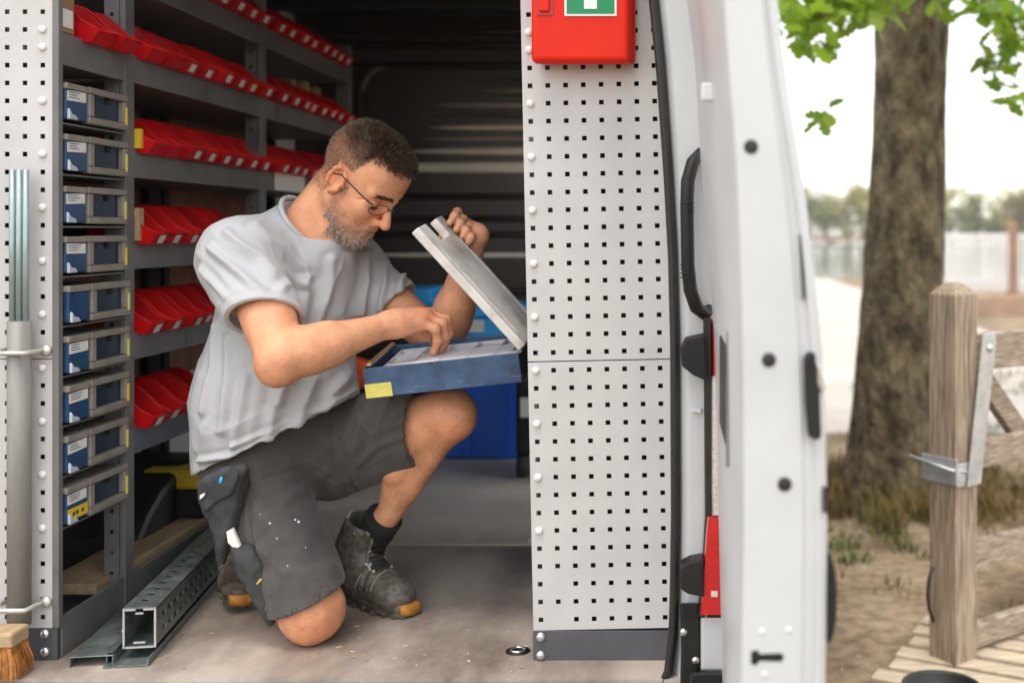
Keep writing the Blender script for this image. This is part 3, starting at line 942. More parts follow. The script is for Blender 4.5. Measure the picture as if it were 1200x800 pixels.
# crates far behind the man
bc = thing('blue_crate', 'deep blue plastic crate on the floor in front of the bulkhead', 'crate', (-.75, 2.3, FZ))
MB().loft([[(x0, 2.08, z), (x1, 2.08, z), (x1, 2.44, z), (x0, 2.44, z)] for x0, x1, z in ((-1.10, -.66, FZ + .007), (-1.12, -.64, 1.00))]).build('crate_body', 'crate_blue', bc, bevel=.012)
for x in (-1.0, -.86, -.70): MB().span((x - .008, 2.058, FZ + .03), (x + .008, 2.082, .97)).build('rib', 'crate_blue', bc, bevel=.004)
MB().span((-1.13, 2.05, .972), (-.63, 2.46, 1.02)).build('crate_rim', 'crate_blue', bc, bevel=.008)
cc_ = thing('cyan_crate', 'bright cyan plastic crate with a raised handle on top of the deep blue one', 'crate', (-.9, 2.3, 1.02))
MB().loft([[(x0, 2.09, z), (x1, 2.09, z), (x1, 2.43, z), (x0, 2.43, z)] for x0, x1, z in ((-1.06, -.68, 1.022), (-1.10, -.65, 1.20))]).build('crate_body', 'crate_cyan', cc_, bevel=.01)
MB().span((-1.12, 2.07, 1.20), (-.63, 2.45, 1.245)).build('crate_rim', 'crate_cyan', cc_, bevel=.01)
MB().span((-1.16, 2.10, 1.246), (-1.02, 2.40, 1.315)).build('handle', 'crate_cyan', cc_, bevel=.012)
MB().span((-.86, 2.064, 1.14), (-.80, 2.07, 1.19)).build('label_card', 'label_white', cc_)
bk = thing('black_trolley', 'black wheeled tool trolley beside the perforated panel on the right', 'trolley', (-.58, 2.0, FZ))
MB().span((-.62, 1.72, FZ + .09), (-.42, 2.05, 1.0)).build('trolley_body', 'black_plastic', bk, bevel=.015)
MB().span((-.60, 1.70, .86), (-.44, 1.719, .93)).build('label_card', 'label_white', bk)
for x in (-.60, -.44): MB().lathe((x - .02, 1.76, FZ + .05), (1, 0, 0), [(0, .04), (.005, .05), (.035, .05), (.04, .04)], 16).build('wheel', 'rubber', bk)
rr = thing('red_case', 'small red plastic case on the cyan crate behind the hand', 'case', (-.83, 2.2, 1.246))
MB().span((-.90, 2.09, 1.0465 + .20), (-.76, 2.2, 1.28)).build('case_body', 'orange_red', rr, bevel=.006)
MB().span((-.86, 2.13, 1.2805), (-.80, 2.15, 1.30)).build('handle', 'black_plastic', rr, bevel=.003)
dr = thing('cordless_drill', 'orange and grey cordless tool standing behind the blue case', 'power tool', (-.80, .42, 1.0))
c0 = at(420, 437, .40)
MB().box(c0, (.05, .05, .075), Matrix.Rotation(R(18), 3, 'Y')).build('housing', 'orange_red', dr, bevel=.010, seg=3)
MB().tube([at(404, 456, .39), at(416, 455, .40)], .011, 10).build('chuck', 'pole_grey', dr)
MB().tube([c0 + Vector((0, 0, -.03)), c0 + Vector((.01, .02, -.14))], .018, 10).build('grip', 'black_plastic', dr)

# ------------------------------------------------------------------ right perforated rack
rk = thing('perforated_rack', 'light grey perforated panel rack on the right with first aid box on it', 'rack', (-.18, 0, FZ))
ang = 0.0205
ex = Vector((math.cos(ang), 0, math.sin(ang))); ez = Vector((-math.sin(ang), 0, math.cos(ang)))
o0 = at(634, 725.7, 0)
us = [i * .0384 for i in range(8)]
for k0, k1, lo, hi in ((0, 14, -.0225, 14.5 * PIT - .0012), (15, 37, 14.5 * PIT + .0012, 37.6 * PIT)):
    sk = {(0, k - k0) for k in RIV}
    if k0 == 0: sk |= {(1, 0), (1, 2)}
    pp = perf('perforated_panel', 'panel_grey', rk, o0, ex, ez, us, [k * PIT for k in range(k0, k1 + 1)], .0102, .0102, (-.0168, lo), (.300, hi), sk)
    for k in RIV:
        if k0 <= k <= k1: put('rivet', rivet_me, pp, o0 + ez * (k * PIT) + Vector((0, -.001, 0)))
MB().span((-.3235, -.003, FZ - .003), (-.030, .010, .6855)).build('kick_plate', 'plate_grey', rk, bevel=.001)
for py in (745.7, 767): put('bolt', bolt_me, rk, at(633.7, py, -.003))
MB().span((-.322, .06, FZ + .002), (-.03, .075, 2.1)).build('back_sheet', 'liner', rk)
for z in (.85, 1.15, 1.45, 1.75, 2.05): MB().span((-.345, .08, z), (.09, .78, z + .012)).build('shelf_board', 'rack_grey', rk)
for y in (.3, .75): MB().span((-.345, y, FZ + .006), (-.32, y + .03, 2.2)).build('post', 'rack_grey', rk)

MB().span((-.345, .80, FZ + .006), (.09, .812, 2.3)).build('light_stop_panel', 'liner', rk)  # unseen plate added to keep side-door light off the front floor

# first aid box
fa = thing('first_aid_box', 'red first aid box with green and white cross sign on the perforated panel', 'first aid box', (-.22, -.05, 1.92))
AY = -.062
fl, fr_ = at(623, 0, AY).x, at(738, 0, AY).x
zb_ = at(0, 75, AY).z
MB().span((fl + .006, -.040, zb_ + .006), (fr_ + .010, -.003, zb_ + .27)).build('back_shell', 'aid_red', fa, bevel=.010, seg=4)
fs_ = MB().span((fl, AY - .012, zb_), (fr_ + .002, -.042, zb_ + .275)).build('front_shell', 'aid_red', fa, bevel=.014, seg=4)
MB().span((fl + .012, AY - .0135, at(0, 20, AY).z), (fl + .048, AY - .0125, zb_ + .2)).build('handle_recess', 'aid_red_dark', fa, bevel=.003)
MB().span((fl + .018, AY - .020, at(0, 16, AY).z), (fl + .040, AY - .0128, zb_ + .19)).build('handle', 'aid_red', fa, bevel=.004)
sx0, sx1 = at(661.5, 0, AY - .014).x, at(722.5, 0, AY - .014).x
sz0 = at(0, 19, AY - .014).z
sg = MB().span((sx0, AY - .0142, sz0), (sx1, AY - .0125, sz0 + sx1 - sx0)).build('sign', 'sign_white', fa)
e_ = .0045
MB().span((sx0 + e_, AY - .0150, sz0 + e_), (sx1 - e_, AY - .0143, sz0 + sx1 - sx0 - e_)).build('sign_field', 'sign_green', sg)
mx_, mz_ = (sx0 + sx1) / 2, sz0 + (sx1 - sx0) / 2
q = MB().span((mx_ - .0135, AY - .0158, mz_ - .040), (mx_ + .0135, AY - .0151, mz_ + .040))
q.span((mx_ - .040, AY - .0158, mz_ - .0135), (mx_ - .0136, AY - .0151, mz_ + .0135)); q.span((mx_ + .0136, AY - .0158, mz_ - .0135), (mx_ + .040, AY - .0151, mz_ + .0135))
q.build('cross', 'sign_white', sg)

# ------------------------------------------------------------------ broom clipped to the left panel, mounting channels on the floor
br = thing('broom', 'grey handled broom with wooden head and orange bristles against the left panel', 'broom', (-1.38, -.06, FZ))
hx = at(22.5, 0, -.035).x
MB().tube([(hx, -.035, .71), (hx, -.035, at(0, 376, -.035).z)], .0232, 18).build('handle_tube', 'pole_grey', br)
zt0, zt1 = at(0, 376, -.035).z, at(0, 199, -.035).z
for dx in (-.0145, 0, .0145):
    MB().tube([(hx + dx, -.035, zt0 - .02), (hx + dx, -.035, zt1)], .0066, 10).build('inner_rod', 'pole_teal', br)
MB().span((hx - .035, -.120, .690), (hx + .035, -.055, .722)).build('broom_head', 'wood_pale', br, bevel=.006)
hd = Vector((hx, -.088, .69))
v_, f_ = [], []
for k in range(2600):
    a = Vector((random.uniform(-.032, .032), random.uniform(-.03, .03), 0))
    tip = hd + Vector((a.x * random.uniform(1.15, 1.5) + random.gauss(0, .002), a.y * 1.3, -.066 + random.gauss(0, .002)))
    r0 = hd + a
    s = Vector((.0009, random.uniform(-.0005, .0005), 0))
    md = (r0 + tip) / 2 + Vector((a.x * .15, 0, 0))
    i = len(v_); v_ += [r0 - s, r0 + s, md + s, md - s, tip]; f_ += [(i, i + 1, i + 2, i + 3), (i + 3, i + 2, i + 4)]
o = MB().add(v_, f_).build('bristles', 'bristle', br); o['kind'] = 'stuff'
for py in (412, 709.5):
    z = at(0, py, -.03).z
    cl = thing('broom_clip', 'pale metal clip holding the broom handle, %s one on the left panel' % ('upper' if py < 500 else 'lower'), 'clip', (hx, -.01, z), 'broom clips on the left panel')
    q = MB().tube([(hx - .05, -.004, z), (hx - .045, -.035, z + .002), (hx - .026, -.061, z), (hx + .026, -.061, z), (hx + .031, -.03, z), (hx + .034, -.004, z)], .0055, 8)
    q.build('clip_arm', 'clip_white', cl)
    MB().lathe((hx + .040, -.002, z), (0, -1, 0), [(0, .012), (.006, .012), (.010, .006)], 12).build('clip_screw', 'clip_white', cl)

dv = Vector((-.145, .989, 0)).normalized(); sv = Vector((dv.y, -dv.x, 0)); up = Vector((0, 0, 1))
ch = thing('box_channel', 'perforated grey-green box section channel lying on the other two', 'channel', (-1.2, 0, .64))
o = at(144, 760, -.005); o.z = .648
Wc, Hc, Lc = .068, .086, 1.15
us_ = [.05 + .042 * i for i in range(26)]
perf('channel_top', 'steel_green', ch, o + up * Hc, dv, sv, us_, [Wc * .45], .018, .013, (0, 0.012), (Lc, Wc - .010), thick=.003)
perf('channel_side', 'steel_green', ch, o + sv * Wc, dv, up, us_, [Hc * .32, Hc * .68], .024, .012, (0, .006), (Lc, Hc - .006), thick=.003)
MB().frame(o, dv, sv, up, (0, 0, .002), (Lc, .003, Hc - .002)).build('channel_side', 'steel_green', ch)
MB().frame(o, dv, sv, up, (0, .004, 0), (Lc, Wc - .004, .003)).build('channel_base', 'steel_green', ch)
q = MB()
for a, b_ in ((0, 0), (Wc - .012, 0)): q.frame(o, dv, sv, up, (-.0005, a, Hc - .004), (Lc, a + .012, Hc + .001))
q.build('folded_edge', 'steel_green', ch, bevel=.001)
rim_ = MB()
for a, b_, c_, d_ in ((0, 0, .004, Hc), (Wc - .004, 0, Wc, Hc), (.005, 0, Wc - .005, .004), (.005, Hc - .005, .026, Hc - .001), (Wc - .026, Hc - .005, Wc - .005, Hc - .001), (.026, Hc - .013, Wc - .026, Hc - .009), (.022, .010, Wc - .022, .014)):
    rim_.frame(o, dv, sv, up, (-.002, a, b_), (.0, c_, d_))
rim_.build('cut_end', 'galv', ch)
c2 = thing('flat_channel', 'flat grey-green channel with chalk ring lying against the rack rail', 'channel', (-1.27, 0, FZ))
o = at(81, 766, -.045); o.z = FZ + .001
q = MB().frame(o, dv, sv, up, (0, 0, .019), (1.1, .088, .022)).frame(o, dv, sv, up, (0, 0, 0), (1.1, .003, .0188)).frame(o, dv, sv, up, (0, .085, 0), (1.1, .088, .0188))
q.build('channel_web', 'steel_green', c2, bevel=.0015)
MB().tube([o + dv * (.17 + .035 * math.cos(a)) + sv * (.066 + .012 * math.sin(a)) + up * .0222 for a in np.linspace(.6, 5.6, 14)], .0011, 5).build('chalk_ring', 'label_white', c2)
c3 = thing('angle_channel', 'open grey-green angle profile under the box section', 'channel', (-1.2, 0, FZ))
o = at(120, 781, -.05); o.z = FZ + .001
q = MB().frame(o, dv, sv, up, (0, 0, 0), (1.2, .092, .003)).frame(o, dv, sv, up, (0.02, 0, .0032), (1.2, .003, .028)).frame(o, dv, sv, up, (.02, .003, .0255), (1.2, .016, .028)).frame(o, dv, sv, up, (0, .089, .0032), (1.2, .092, .016))
q.build('profile', 'steel_green', c3, bevel=.001)
# ------------------------------------------------------------------ outside: path, tree, gate, pallet, fence, far bank
tag(MB().add([(-40, 6.6, .004), (40, 5.6, .004), (40, 9.6, .004), (4.7, 10.0, .004), (4.7, 13.19, .004), (-40, 13.19, .004)], [(0, 1, 2, 3), (0, 3, 4, 5)]).build('path', mat('pale_sand', (0.47, 0.41, 0.355), 0.95, var=0.12, scale=1.5)), kind='structure')

tag(MB().add([(-40, 13.2, .004), (4.7, 13.2, .004), (4.7, 33.6, .004), (-40, 33.6, .004)], [(0, 1, 2, 3)]).build('beach', 'pale_sand'), kind='structure')
E = Vector((.945, 1.44, 0)); gx = Vector((.8, .6, 0)); gi = Vector((-.6, .8, 0)); go = -gi; gz = Vector((0, 0, 1)); SZ = .119
gp = thing('gate_post', 'weathered square wooden gate post with chamfered top and metal catch', 'gate post', E + (gx + gi) * SZ / 2)
rg = []
for z, ins in ((0, 0), (.4, .001), (.9, 0), (1.326, 0), (1.352, .022), (1.366, .04)):
    jx = 0.0
    rg.append([E + gx * (a + (ins if a == 0 else -ins)) + gi * (b_ + (ins if b_ == 0 else -ins)) + gz * z for a, b_ in ((0, 0), (SZ, 0), (SZ, SZ), (0, SZ))])
MB().loft(rg).build('post_timber', 'wood_grey', gp, bevel=.004)
# drying cracks in the two faces
ck = MB()
for u, z0, z1 in ((.03, .3, .75), (.07, .5, 1.25), (.045, .9, 1.3)): ck.frame(E, gx, go, gz, (u, 0.0003, z0), (u + .0016, .0008, z1))
ck.build('drying_crack', 'rubber', gp)
gl = Vector((-.8, -.6, 0))
MB().frame(E, gi, gl, gz, (-.012, .002, .668), (.145, .010, .758)).build('catch_plate', 'galv', gp, bevel=.002)
MB().tube([E + gl * .020 + gi * .19 + gz * .742, E + gl * .020 - gi * .0 + gz * .722, E + go * .015 + gx * .04 + gz * .712], .006, 8).build('catch_rod', 'galv', gp)
MB().frame(E, gx, go, gz, (-.0, .002, .662), (.118, .010, .742)).build('catch_plate', 'galv', gp, bevel=.002)
MB().lathe(E + gx * .085 + go * .0095 + gz * .695, go, [(0, .014), (.002, .014), (.004, .004)], 12).build('catch_hole', 'rubber', gp)
gt = thing('wooden_gate', 'weathered wooden field gate with diagonal brace to the right of its post', 'gate', E + gx * .12)
for z0, z1, t in ((1.047, 1.178, 0), (.696, .796, 0), (.335, .433, 0), (.058, .140, 0)):
    q = MB().loft([[E + gx * u + gi * (.03 + a) + gz * (z + .004 * math.sin(u * 5 + z)) for a, z in ((0, z0), (.045, z0), (.045, z1), (0, z1))] for u in np.linspace(.114, 2.6, 12)])
    q.build('rail', 'wood_grey_rail', gt, bevel=.004)
MB().prism([E + gx * u + gi * .078 + gz * z for u, z in ((.16, 1.06), (.27, 1.06), (1.02, .30), (.91, .30))], gi * .04).build('brace', 'wood_grey_rail', gt, bevel=.003)
MB().prism([E + gx * u + gi * .03 + gz * z for u, z in ((2.5, .0), (2.6, .0), (2.6, 1.3), (2.5, 1.3))], gi * .1).build('end_stile', 'wood_grey', gt, bevel=.003)
st = MB().prism([E + gx * u + go * .014 + gz * z for u, z in ((.126, 1.185), (.19, 1.19), (.196, 1.15), (.112, .664), (.040, .660))], go * .007).build('latch_strap', 'galv', gt, bevel=.0015)
MB().lathe(E + gx * .158 + go * .021 + gz * 1.135, go, [(0, .015), (.005, .015), (.009, .009), (.010, .003)], 12).build('bolt', 'bolt_metal', st)

wl = MB().tube([at(1093, 664, 1.50), at(1088.5, 678, 1.49), at(1087, 697, 1.49), at(1089, 713, 1.49), at(1094, 728, 1.50)], .006, 8).build('cable_loop', 'rubber')
tag(wl, 'black cable loop hanging against the left face of the gate post', 'cable')

po = Vector((.645, 1.327, 0)); pv = Vector((.45, .893, 0)); pu = Vector((.893, -.45, 0))
pal = thing('wooden_pallet', 'pale new wooden pallet lying on the sand by the gate post', 'pallet', po)
for k in range(-1, 6):
    MB().frame(po, pu, pv, gz, (random.uniform(-.015, .015), k * .121, .026), (1.15, k * .121 + .088, .046 + random.uniform(-.002, .002))).build('slat', 'wood_pallet', pal, bevel=.003)
for u in (.03, .55, 1.05): MB().frame(po, pu, pv, gz, (u, -.10, .0), (u + .09, .68, .0255)).build('bearer', 'wood_pallet', pal, bevel=.003)
bc_ = at(1104, 800, 1.02); bc_.z = .047
bk_ = thing('rubber_bucket', 'black rubber bucket standing on the pallet in front of the gate post', 'bucket', bc_)
pr = [(0, .098), (.09, .118), (.095, .124), (.102, .124), (.103, .116), (.096, .112), (.012, .092)]
MB().lathe(bc_, (0, 0, 1), pr, 28).build('bucket_body', 'rubber', bk_)
MB().lathe(bc_ + Vector((0, 0, .014)), (0, 0, 1), [(0, .09), (.025, .095), (.030, .09)], 20).build('sand_filling', 'ground', bk_)

# --- the big tree
TX, TY = 1.25, 4.2
tree = thing('oak_tree', 'big leafy tree with thick brown trunk growing beside the van', 'tree', (TX, TY, 0))
rows = []
NS = 40
for z in np.linspace(-.05, 4.6, 80):
    r = .232 + .012 * math.sin(z * 2.1) + .10 * math.exp(-max(z, 0) / .13) + .025 * math.exp(-max(z, 0) / .5) - .004 * z
    cx = TX + .052 * z - .006 * z * z; cy = TY
    ring = []
    for k in range(NS):
        a = 2 * math.pi * k / NS
        rr_ = r * (1 + .05 * math.sin(3 * a + z * .7) + .035 * math.sin(7 * a - z * 1.3) + .02 * math.sin(13 * a + 3 * z) + .018 * math.sin(21 * a + 11 * z + math.sin(5 * z)) + .16 * math.exp(-max(z, 0) / .22) * math.sin(5 * a + 1))
        ring.append((cx + rr_ * math.cos(a), cy + rr_ * math.sin(a), z))
    rows.append(ring)
MB().loft(rows, smooth=True).build('trunk', 'bark', tree)


def leaf_outline():
    """lobed leaf in its own plane: along +x, unit length, slightly cupped"""
    half = [(0, .02), (.12, .10), (.22, .08), (.34, .26), (.44, .15), (.58, .34), (.68, .17), (.82, .22), (.92, .08), (1.0, 0)]
    ctr = [(x, 0, -.03 * math.sin(x * 3)) for x, _ in half]
    vs = ctr + [(x, y, .10 * y) for x, y in half] + [(x, -y, .10 * y) for x, y in half]
    n = len(half)
    fs = []
    for i in range(n - 1):
        fs.append((i, i + 1, n + i + 1, n + i)); fs.append((i + 1, i, 2 * n + i, 2 * n + i + 1))
    return vs, fs


LV, LF = leaf_outline()
lms = []
for k in ('leaf', 'leaf_light'):
    o = MB().add(LV, LF, True).build('leaf', k); lms.append(o.data); bpy.data.objects.remove(o)


def branch(a, b_, r0, r1, sag=.1):
    a, b_ = Vector(a), Vector(b_)
    pts = [a.lerp(b_, t) + Vector((random.uniform(-.03, .03), random.uniform(-.03, .03), -sag * t * t + random.uniform(-.02, .02))) for t in np.linspace(0, 1, 8)]
    MB().tube(pts, [r0 + (r1 - r0) * t for t in np.linspace(0, 1, 8)], 8).build('branch', 'bark', tree)
    return pts


def rand_rot():
    return (random.uniform(-1.0, 1.0), random.uniform(-.6, 1.2), random.uniform(0, 6.28))


sprays = []      # (centre px, py, Y, spread x px, spread y px, count)
for s in ((950, 8, 2.6, 36, 24, 38), (935, 28, 2.9, 18, 18, 16), (980, 5, 3.0, 30, 16, 26), (1010, 8, 3.1, 22, 20, 26), (1040, -4, 3.2, 30, 14, 24), (955, 48, 2.8, 16, 10, 8),
          (1090, -12, 3.2, 26, 10, 14), (1172, 10, 3.4, 30, 22, 30), (1190, 45, 3.5, 20, 26, 22), (1165, 92, 3.6, 10, 10, 5), (1192, 108, 3.5, 16, 12, 14), (1135, 5, 3.4, 20, 14, 12), (967, 128, 2.7, 8, 9, 6), (1155, 118, 3.6, 5, 5, 2)):
    sprays.append(s)
crown_pts = [Vector((TX + .1, TY, 3.9))]
b1 = branch((TX + .1, TY - .1, 3.2), at(955, 5, 2.7), .06, .012, .05)
b2 = branch((TX + .15, TY - .1, 3.3), at(1185, 20, 3.4), .06, .012, .05)
branch((TX + .1, TY - .15, 3.4), at(1030, -30, 3.1), .05, .012)
branch(at(1185, 20, 3.4), at(1190, 112, 3.5), .008, .003, 0)
branch(at(1185, 10, 3.4), at(1157, 116, 3.6), .006, .002, 0)
for a in range(9):
    an = a * .7 + .3
    b3 = branch((TX + .1, TY, 3.6 + .1 * a), (TX + 2.4 * math.cos(an), TY + 2.4 * math.sin(an), 4.6 + .25 * (a % 3)), .09, .02)
    for t in range(2): branch(b3[4 + t], b3[4 + t] + Vector((random.uniform(-.8, .8), random.uniform(-.8, .8), random.uniform(.1, .7))), .03, .008)
nleaf = 0
for px, py, Y, sx, sy, cnt in sprays:
    for k in range(cnt):
        if nleaf >= 290: break
        p = at(px + random.gauss(0, sx * .6), py + random.gauss(0, sy * .6), Y + random.gauss(0, .16))
        o = bpy.data.objects.new('leaf', random.choice(lms)); C.objects.link(o); o.parent = tree
        o.location = p - ORG[tree.name]
        s = random.uniform(.10, .16)
        o.scale = (s, s, s); o.rotation_euler = rand_rot()
        nleaf += 1
# the rest of the crown above, one mass of leaves with gaps
lv = np.array(LV); lf = np.array(LF)
P_, Q_ = [], []
cl = []
for k in range(46):
    an = random.uniform(0, 6.28); rr_ = random.uniform(.3, 2.7)
    cl.append((TX + .9 + rr_ * math.cos(an), TY + .6 + rr_ * math.sin(an), random.uniform(4.1, 7.0), random.uniform(.35, .7)))
for px, py, Y, sx, sy, c0n in sprays[:5] + sprays[6:10] + sprays[11:12]:
    p = at(px, py - 22, Y + .30)
    cl.append((p.x, p.y, p.z, .17 if c0n > 10 else .10))
cnt = 0
for c_ in cl:
    for k in range(85 if c_[3] > .3 else 60):
        d = Vector((random.gauss(0, 1), random.gauss(0, 1), random.gauss(0, .7))).normalized() * c_[3] * random.random() ** .4
        s = random.uniform(.08, .13) * (1 if c_[3] > .3 else .75)
        e = Matrix.LocRotScale(Vector(c_[:3]) + d, __import__('mathutils').Euler(rand_rot()), (s, s, s))
        ea = np.array(e)
        P_.append(lv @ ea[:3, :3].T + ea[:3, 3]); Q_.append(lf + cnt * len(lv)); cnt += 1
o = np_object('crown', np.concatenate(P_), np.concatenate(Q_), 'leaf', tree); o['kind'] = 'stuff'

# --- grass, stones and litter on the sand
def blades(name, spots, m, label):
    vs, fs = [], []
    for x, y, r, n_, h in spots:
        for k in range(n_):
            a = random.uniform(0, 6.28); q = r * random.random() ** .5
            bx_, by_ = x + q * math.cos(a), y + q * math.sin(a)
            hh = h * random.uniform(.4, 1.15); a2 = random.uniform(0, 6.28); le = hh * random.uniform(.2, .9)
            wd = random.uniform(.003, .006)
            s = Vector((math.cos(a2 + 1.57) * wd, math.sin(a2 + 1.57) * wd, 0))
            b0 = Vector((bx_, by_, -.005)); m1 = b0 + Vector((math.cos(a2) * le * .4, math.sin(a2) * le * .4, hh * .65)); t1_ = b0 + Vector((math.cos(a2) * le, math.sin(a2) * le, hh))
            i = len(vs); vs += [b0 - s, b0 + s, m1 + s * .7, m1 - s * .7, t1_]; fs += [(i, i + 1, i + 2, i + 3), (i + 3, i + 2, i + 4)]
    return tag(MB().add(vs, fs).build(name, m), kind='stuff')


sp = []
for k in range(60):
    a = random.uniform(0, 6.28); q = random.uniform(.3, .95)
    sp.append((TX + q * math.cos(a), TY + q * math.sin(a), .12, 60, random.uniform(.08, .22)))
blades('dry_grass', sp + [(random.uniform(.4, 4), random.uniform(2.0, 6), .12, 22, .07) for k in range(60)], 'dry_grass', '')
blades('grass', [(random.uniform(.55, 1.3), random.uniform(2.6, 3.5), .07, 24, .05) for k in range(18)] + [(random.uniform(2.2, 5), random.uniform(5.0, 5.6), .25, 90, .12) for k in range(40)]
       + [(random.uniform(1.6, 6), random.uniform(4.6, 9.5), .2, 40, .10) for k in range(70)] + [(1.05, 3.55, .12, 60, .12), (1.3, 3.55, .12, 60, .10)], 'green_grass', '')
vs, fs = [], []
for k in range(900):
    x, y = random.uniform(.2, 3.2), random.uniform(.2, 6)
    s = random.choice((.006, .01, .012, .02, .03)) * random.uniform(.7, 1.3)
    i = len(vs)
    for d in ((1, 0, 0), (0, 1, 0), (-1, 0, 0), (0, -1, 0), (0, 0, .7)):
        vs.append((x + d[0] * s * random.uniform(.6, 1.2), y + d[1] * s * random.uniform(.6, 1.2), d[2] * s * random.uniform(.6, 1.1)))
    fs += [(i, i + 1, i + 4), (i + 1, i + 2, i + 4), (i + 2, i + 3, i + 4), (i + 3, i, i + 4)]
tag(MB().add(vs, fs).build('gravel', 'stone'), kind='stuff')

vs, fs = [], []
for k in range(420):
    x, y = random.uniform(-1.15, -.32), random.uniform(-.09, .85) * (1 if random.random() < .5 else .6)
    s = random.choice((.0012, .0018, .003, .005)) * random.uniform(.6, 1.3); a = random.uniform(0, 6.28)
    i = len(vs)
    for dx, dy, dz in ((1, .3, 0), (-1, .25, .1), (-.9, -.3, .25), (1.1, -.2, .2)):
        vs.append((x + s * (dx * math.cos(a) - dy * math.sin(a)), y + s * (dx * math.sin(a) + dy * math.cos(a)), FZ + .0006 + dz * s))
    fs.append((i, i + 1, i + 2, i + 3))
tag(MB().add(vs, fs).build('wood_dust', 'wood_pallet'), kind='stuff')

# --- white picket fence with brown posts far behind the gate
pf = thing('picket_fence', 'white picket fence with brown posts far behind the gate', 'fence', (6, 19.6, 0))
pk = MB().box((0, 0, .92), (.075, .02, 1.14)).build('picket', 'picket'); pk_me = pk.data; bpy.data.objects.remove(pk)
for k in range(56): put('picket', pk_me, pf, (5.15 + .128 * k, 19.6, 0))
for x in (5.05, 6.55, 8.4, 10.3, 12.2): MB().span((x - .10, 19.56, 0), (x + .10, 19.75, 1.72)).build('post', 'post_brown', pf, bevel=.02)
for z in (1.40, .5): MB().span((5.05, 19.622, z), (12.2, 19.66, z + .09)).build('rail', 'picket', pf)
eb = tag(MB().span((4.9, 17.8, -.01), (13, 17.95, .36)).build('edging_wall', 'brick_brown', bevel=.02), 'low reddish brown edging wall in front of the white picket fence', 'wall')

# --- wooded far bank: single trees
def far_tree(x, y, h, wdt, m, lab):
    t = thing('bank_tree', lab, 'tree', (x, y, .3), 'trees on the far bank')
    MB().tube([(x, y, .2), (x + random.uniform(-.2, .2), y, h * .45), (x, y, h * .8)], [.22, .16, .05], 6).build('trunk', 'bark', t)
    P, Q, c = [], [], 0
    tri = np.array([(0, 0, 0), (1, .35, .1), (.55, 1, -.1), (-.25, .6, .1)], float)
    for cl_ in range(16):
        a = random.uniform(0, 6.28); q = random.random() ** .6 * wdt * .42
        cz = .3 + h * random.uniform(.12, .86); q *= 1.15 - abs(cz / h - .45)
        c0_ = np.array((x + q * math.cos(a), y + q * math.sin(a) * .8, cz))
        rr2 = wdt * random.uniform(.12, .24)
        for k in range(70):
            d = rng.normal(size=3); d = d / np.linalg.norm(d) * rr2 * random.random() ** .35
            e = np.array(__import__('mathutils').Euler((random.uniform(0, 6), random.uniform(0, 6), random.uniform(0, 6))).to_matrix())
            P.append((tri * random.uniform(.25, .5)) @ e.T + c0_ + d); Q.append(np.arange(4) + 4 * c); c += 1
    np_object('crown', np.concatenate(P), np.stack(Q), m, t)


kinds = [('far_leaf', 'pale green bushy tree'), ('far_leaf_dark', 'darker green tree'), ('far_leaf_rust', 'rust tinted tree')]
xs = np.linspace(4, 54, 19)
for i, x in enumerate(xs):
    k = (0, 0, 0, 0, 1, 0, 0, 0, 0, 0, 0, 1, 0, 2, 0, 0, 1, 0, 0)[i]
    far_tree(x + random.uniform(-.8, .8), 129 + random.uniform(-3, 6), random.uniform(5.6, 7.4), random.uniform(6, 8.5), kinds[k][0], '%s on the far bank, %s' % (kinds[k][1], ('first', 'second', 'third', 'fourth', 'fifth', 'sixth', 'seventh', 'eighth', 'ninth', 'tenth', 'eleventh', 'twelfth', 'thirteenth', 'fourteenth', 'fifteenth', 'sixteenth', 'seventeenth', 'eighteenth', 'last')[i] + ' from the left'))
# the air between here and the far bank
hz = bpy.data.materials.new('haze_air'); hz.use_nodes = True
n, l = hz.node_tree.nodes, hz.node_tree.links
n.remove(n['Principled BSDF'])
pv_ = n.new('ShaderNodeVolumePrincipled'); pv_.inputs['Density'].default_value = 0.0009; pv_.inputs['Color'].default_value = (.95, .95, .93, 1); pv_.inputs['Anisotropy'].default_value = .2
l.new(pv_.outputs[0], n['Material Output'].inputs['Volume'])
M['haze_air'] = hz
tag(MB().span((-222, -62, -1.1), (302, 262, 10)).build('haze', 'haze_air'), kind='stuff')
# ------------------------------------------------------------------ the blue case the man holds open
ca = Vector((-.712, .10, 1.172))
cx_ = Vector((.352, -.012, .038)).normalized()
cy_ = Vector((.006, .22, .030)); cy_ = (cy_ - cx_ * cy_.dot(cx_)).normalized()
cz_ = cx_.cross(cy_)
CW, CD, CH = .354, .222, .068
cs = thing('open_case', 'blue parts case with raised grey lid and yellow sticker, open on the man\'s knee', 'case', ca)


def cf(a, b_): return MB().frame(ca, cx_, cy_, cz_, a, b_)


cf((0, 0, 0), (CW, .004, CH)).build('front_wall', 'case_blue', cs, bevel=.0015)
cf((0, CD - .004, 0), (CW, CD, CH)).build('back_wall', 'case_blue', cs, bevel=.0015)
cf((0, .0043, 0), (.004, CD - .0043, CH)).build('side_wall', 'case_blue', cs)
cf((CW - .004, .0043, 0), (CW, CD - .0043, CH)).build('side_wall', 'case_blue', cs)
cf((.0043, .0043, 0), (CW - .0043, CD - .0043, .004)).build('case_base', 'case_blue', cs)
tr = cf((.030, .006, .0045), (CW - .006, CD - .006, CH - .020)).build('tray', 'tray_white', cs, bevel=.002)
q = MB()
for u in (.03, .094, .158, .222, .286, CW - .009): q.frame(ca, cx_, cy_, cz_, (u, .007, CH - .0198), (u + .003, CD - .007, CH - .011))
for v in (.007, .075, .145, CD - .010): q.frame(ca, cx_, cy_, cz_, (.0335, v, CH - .0197), (CW - .0095, v + .0026, CH - .0115))
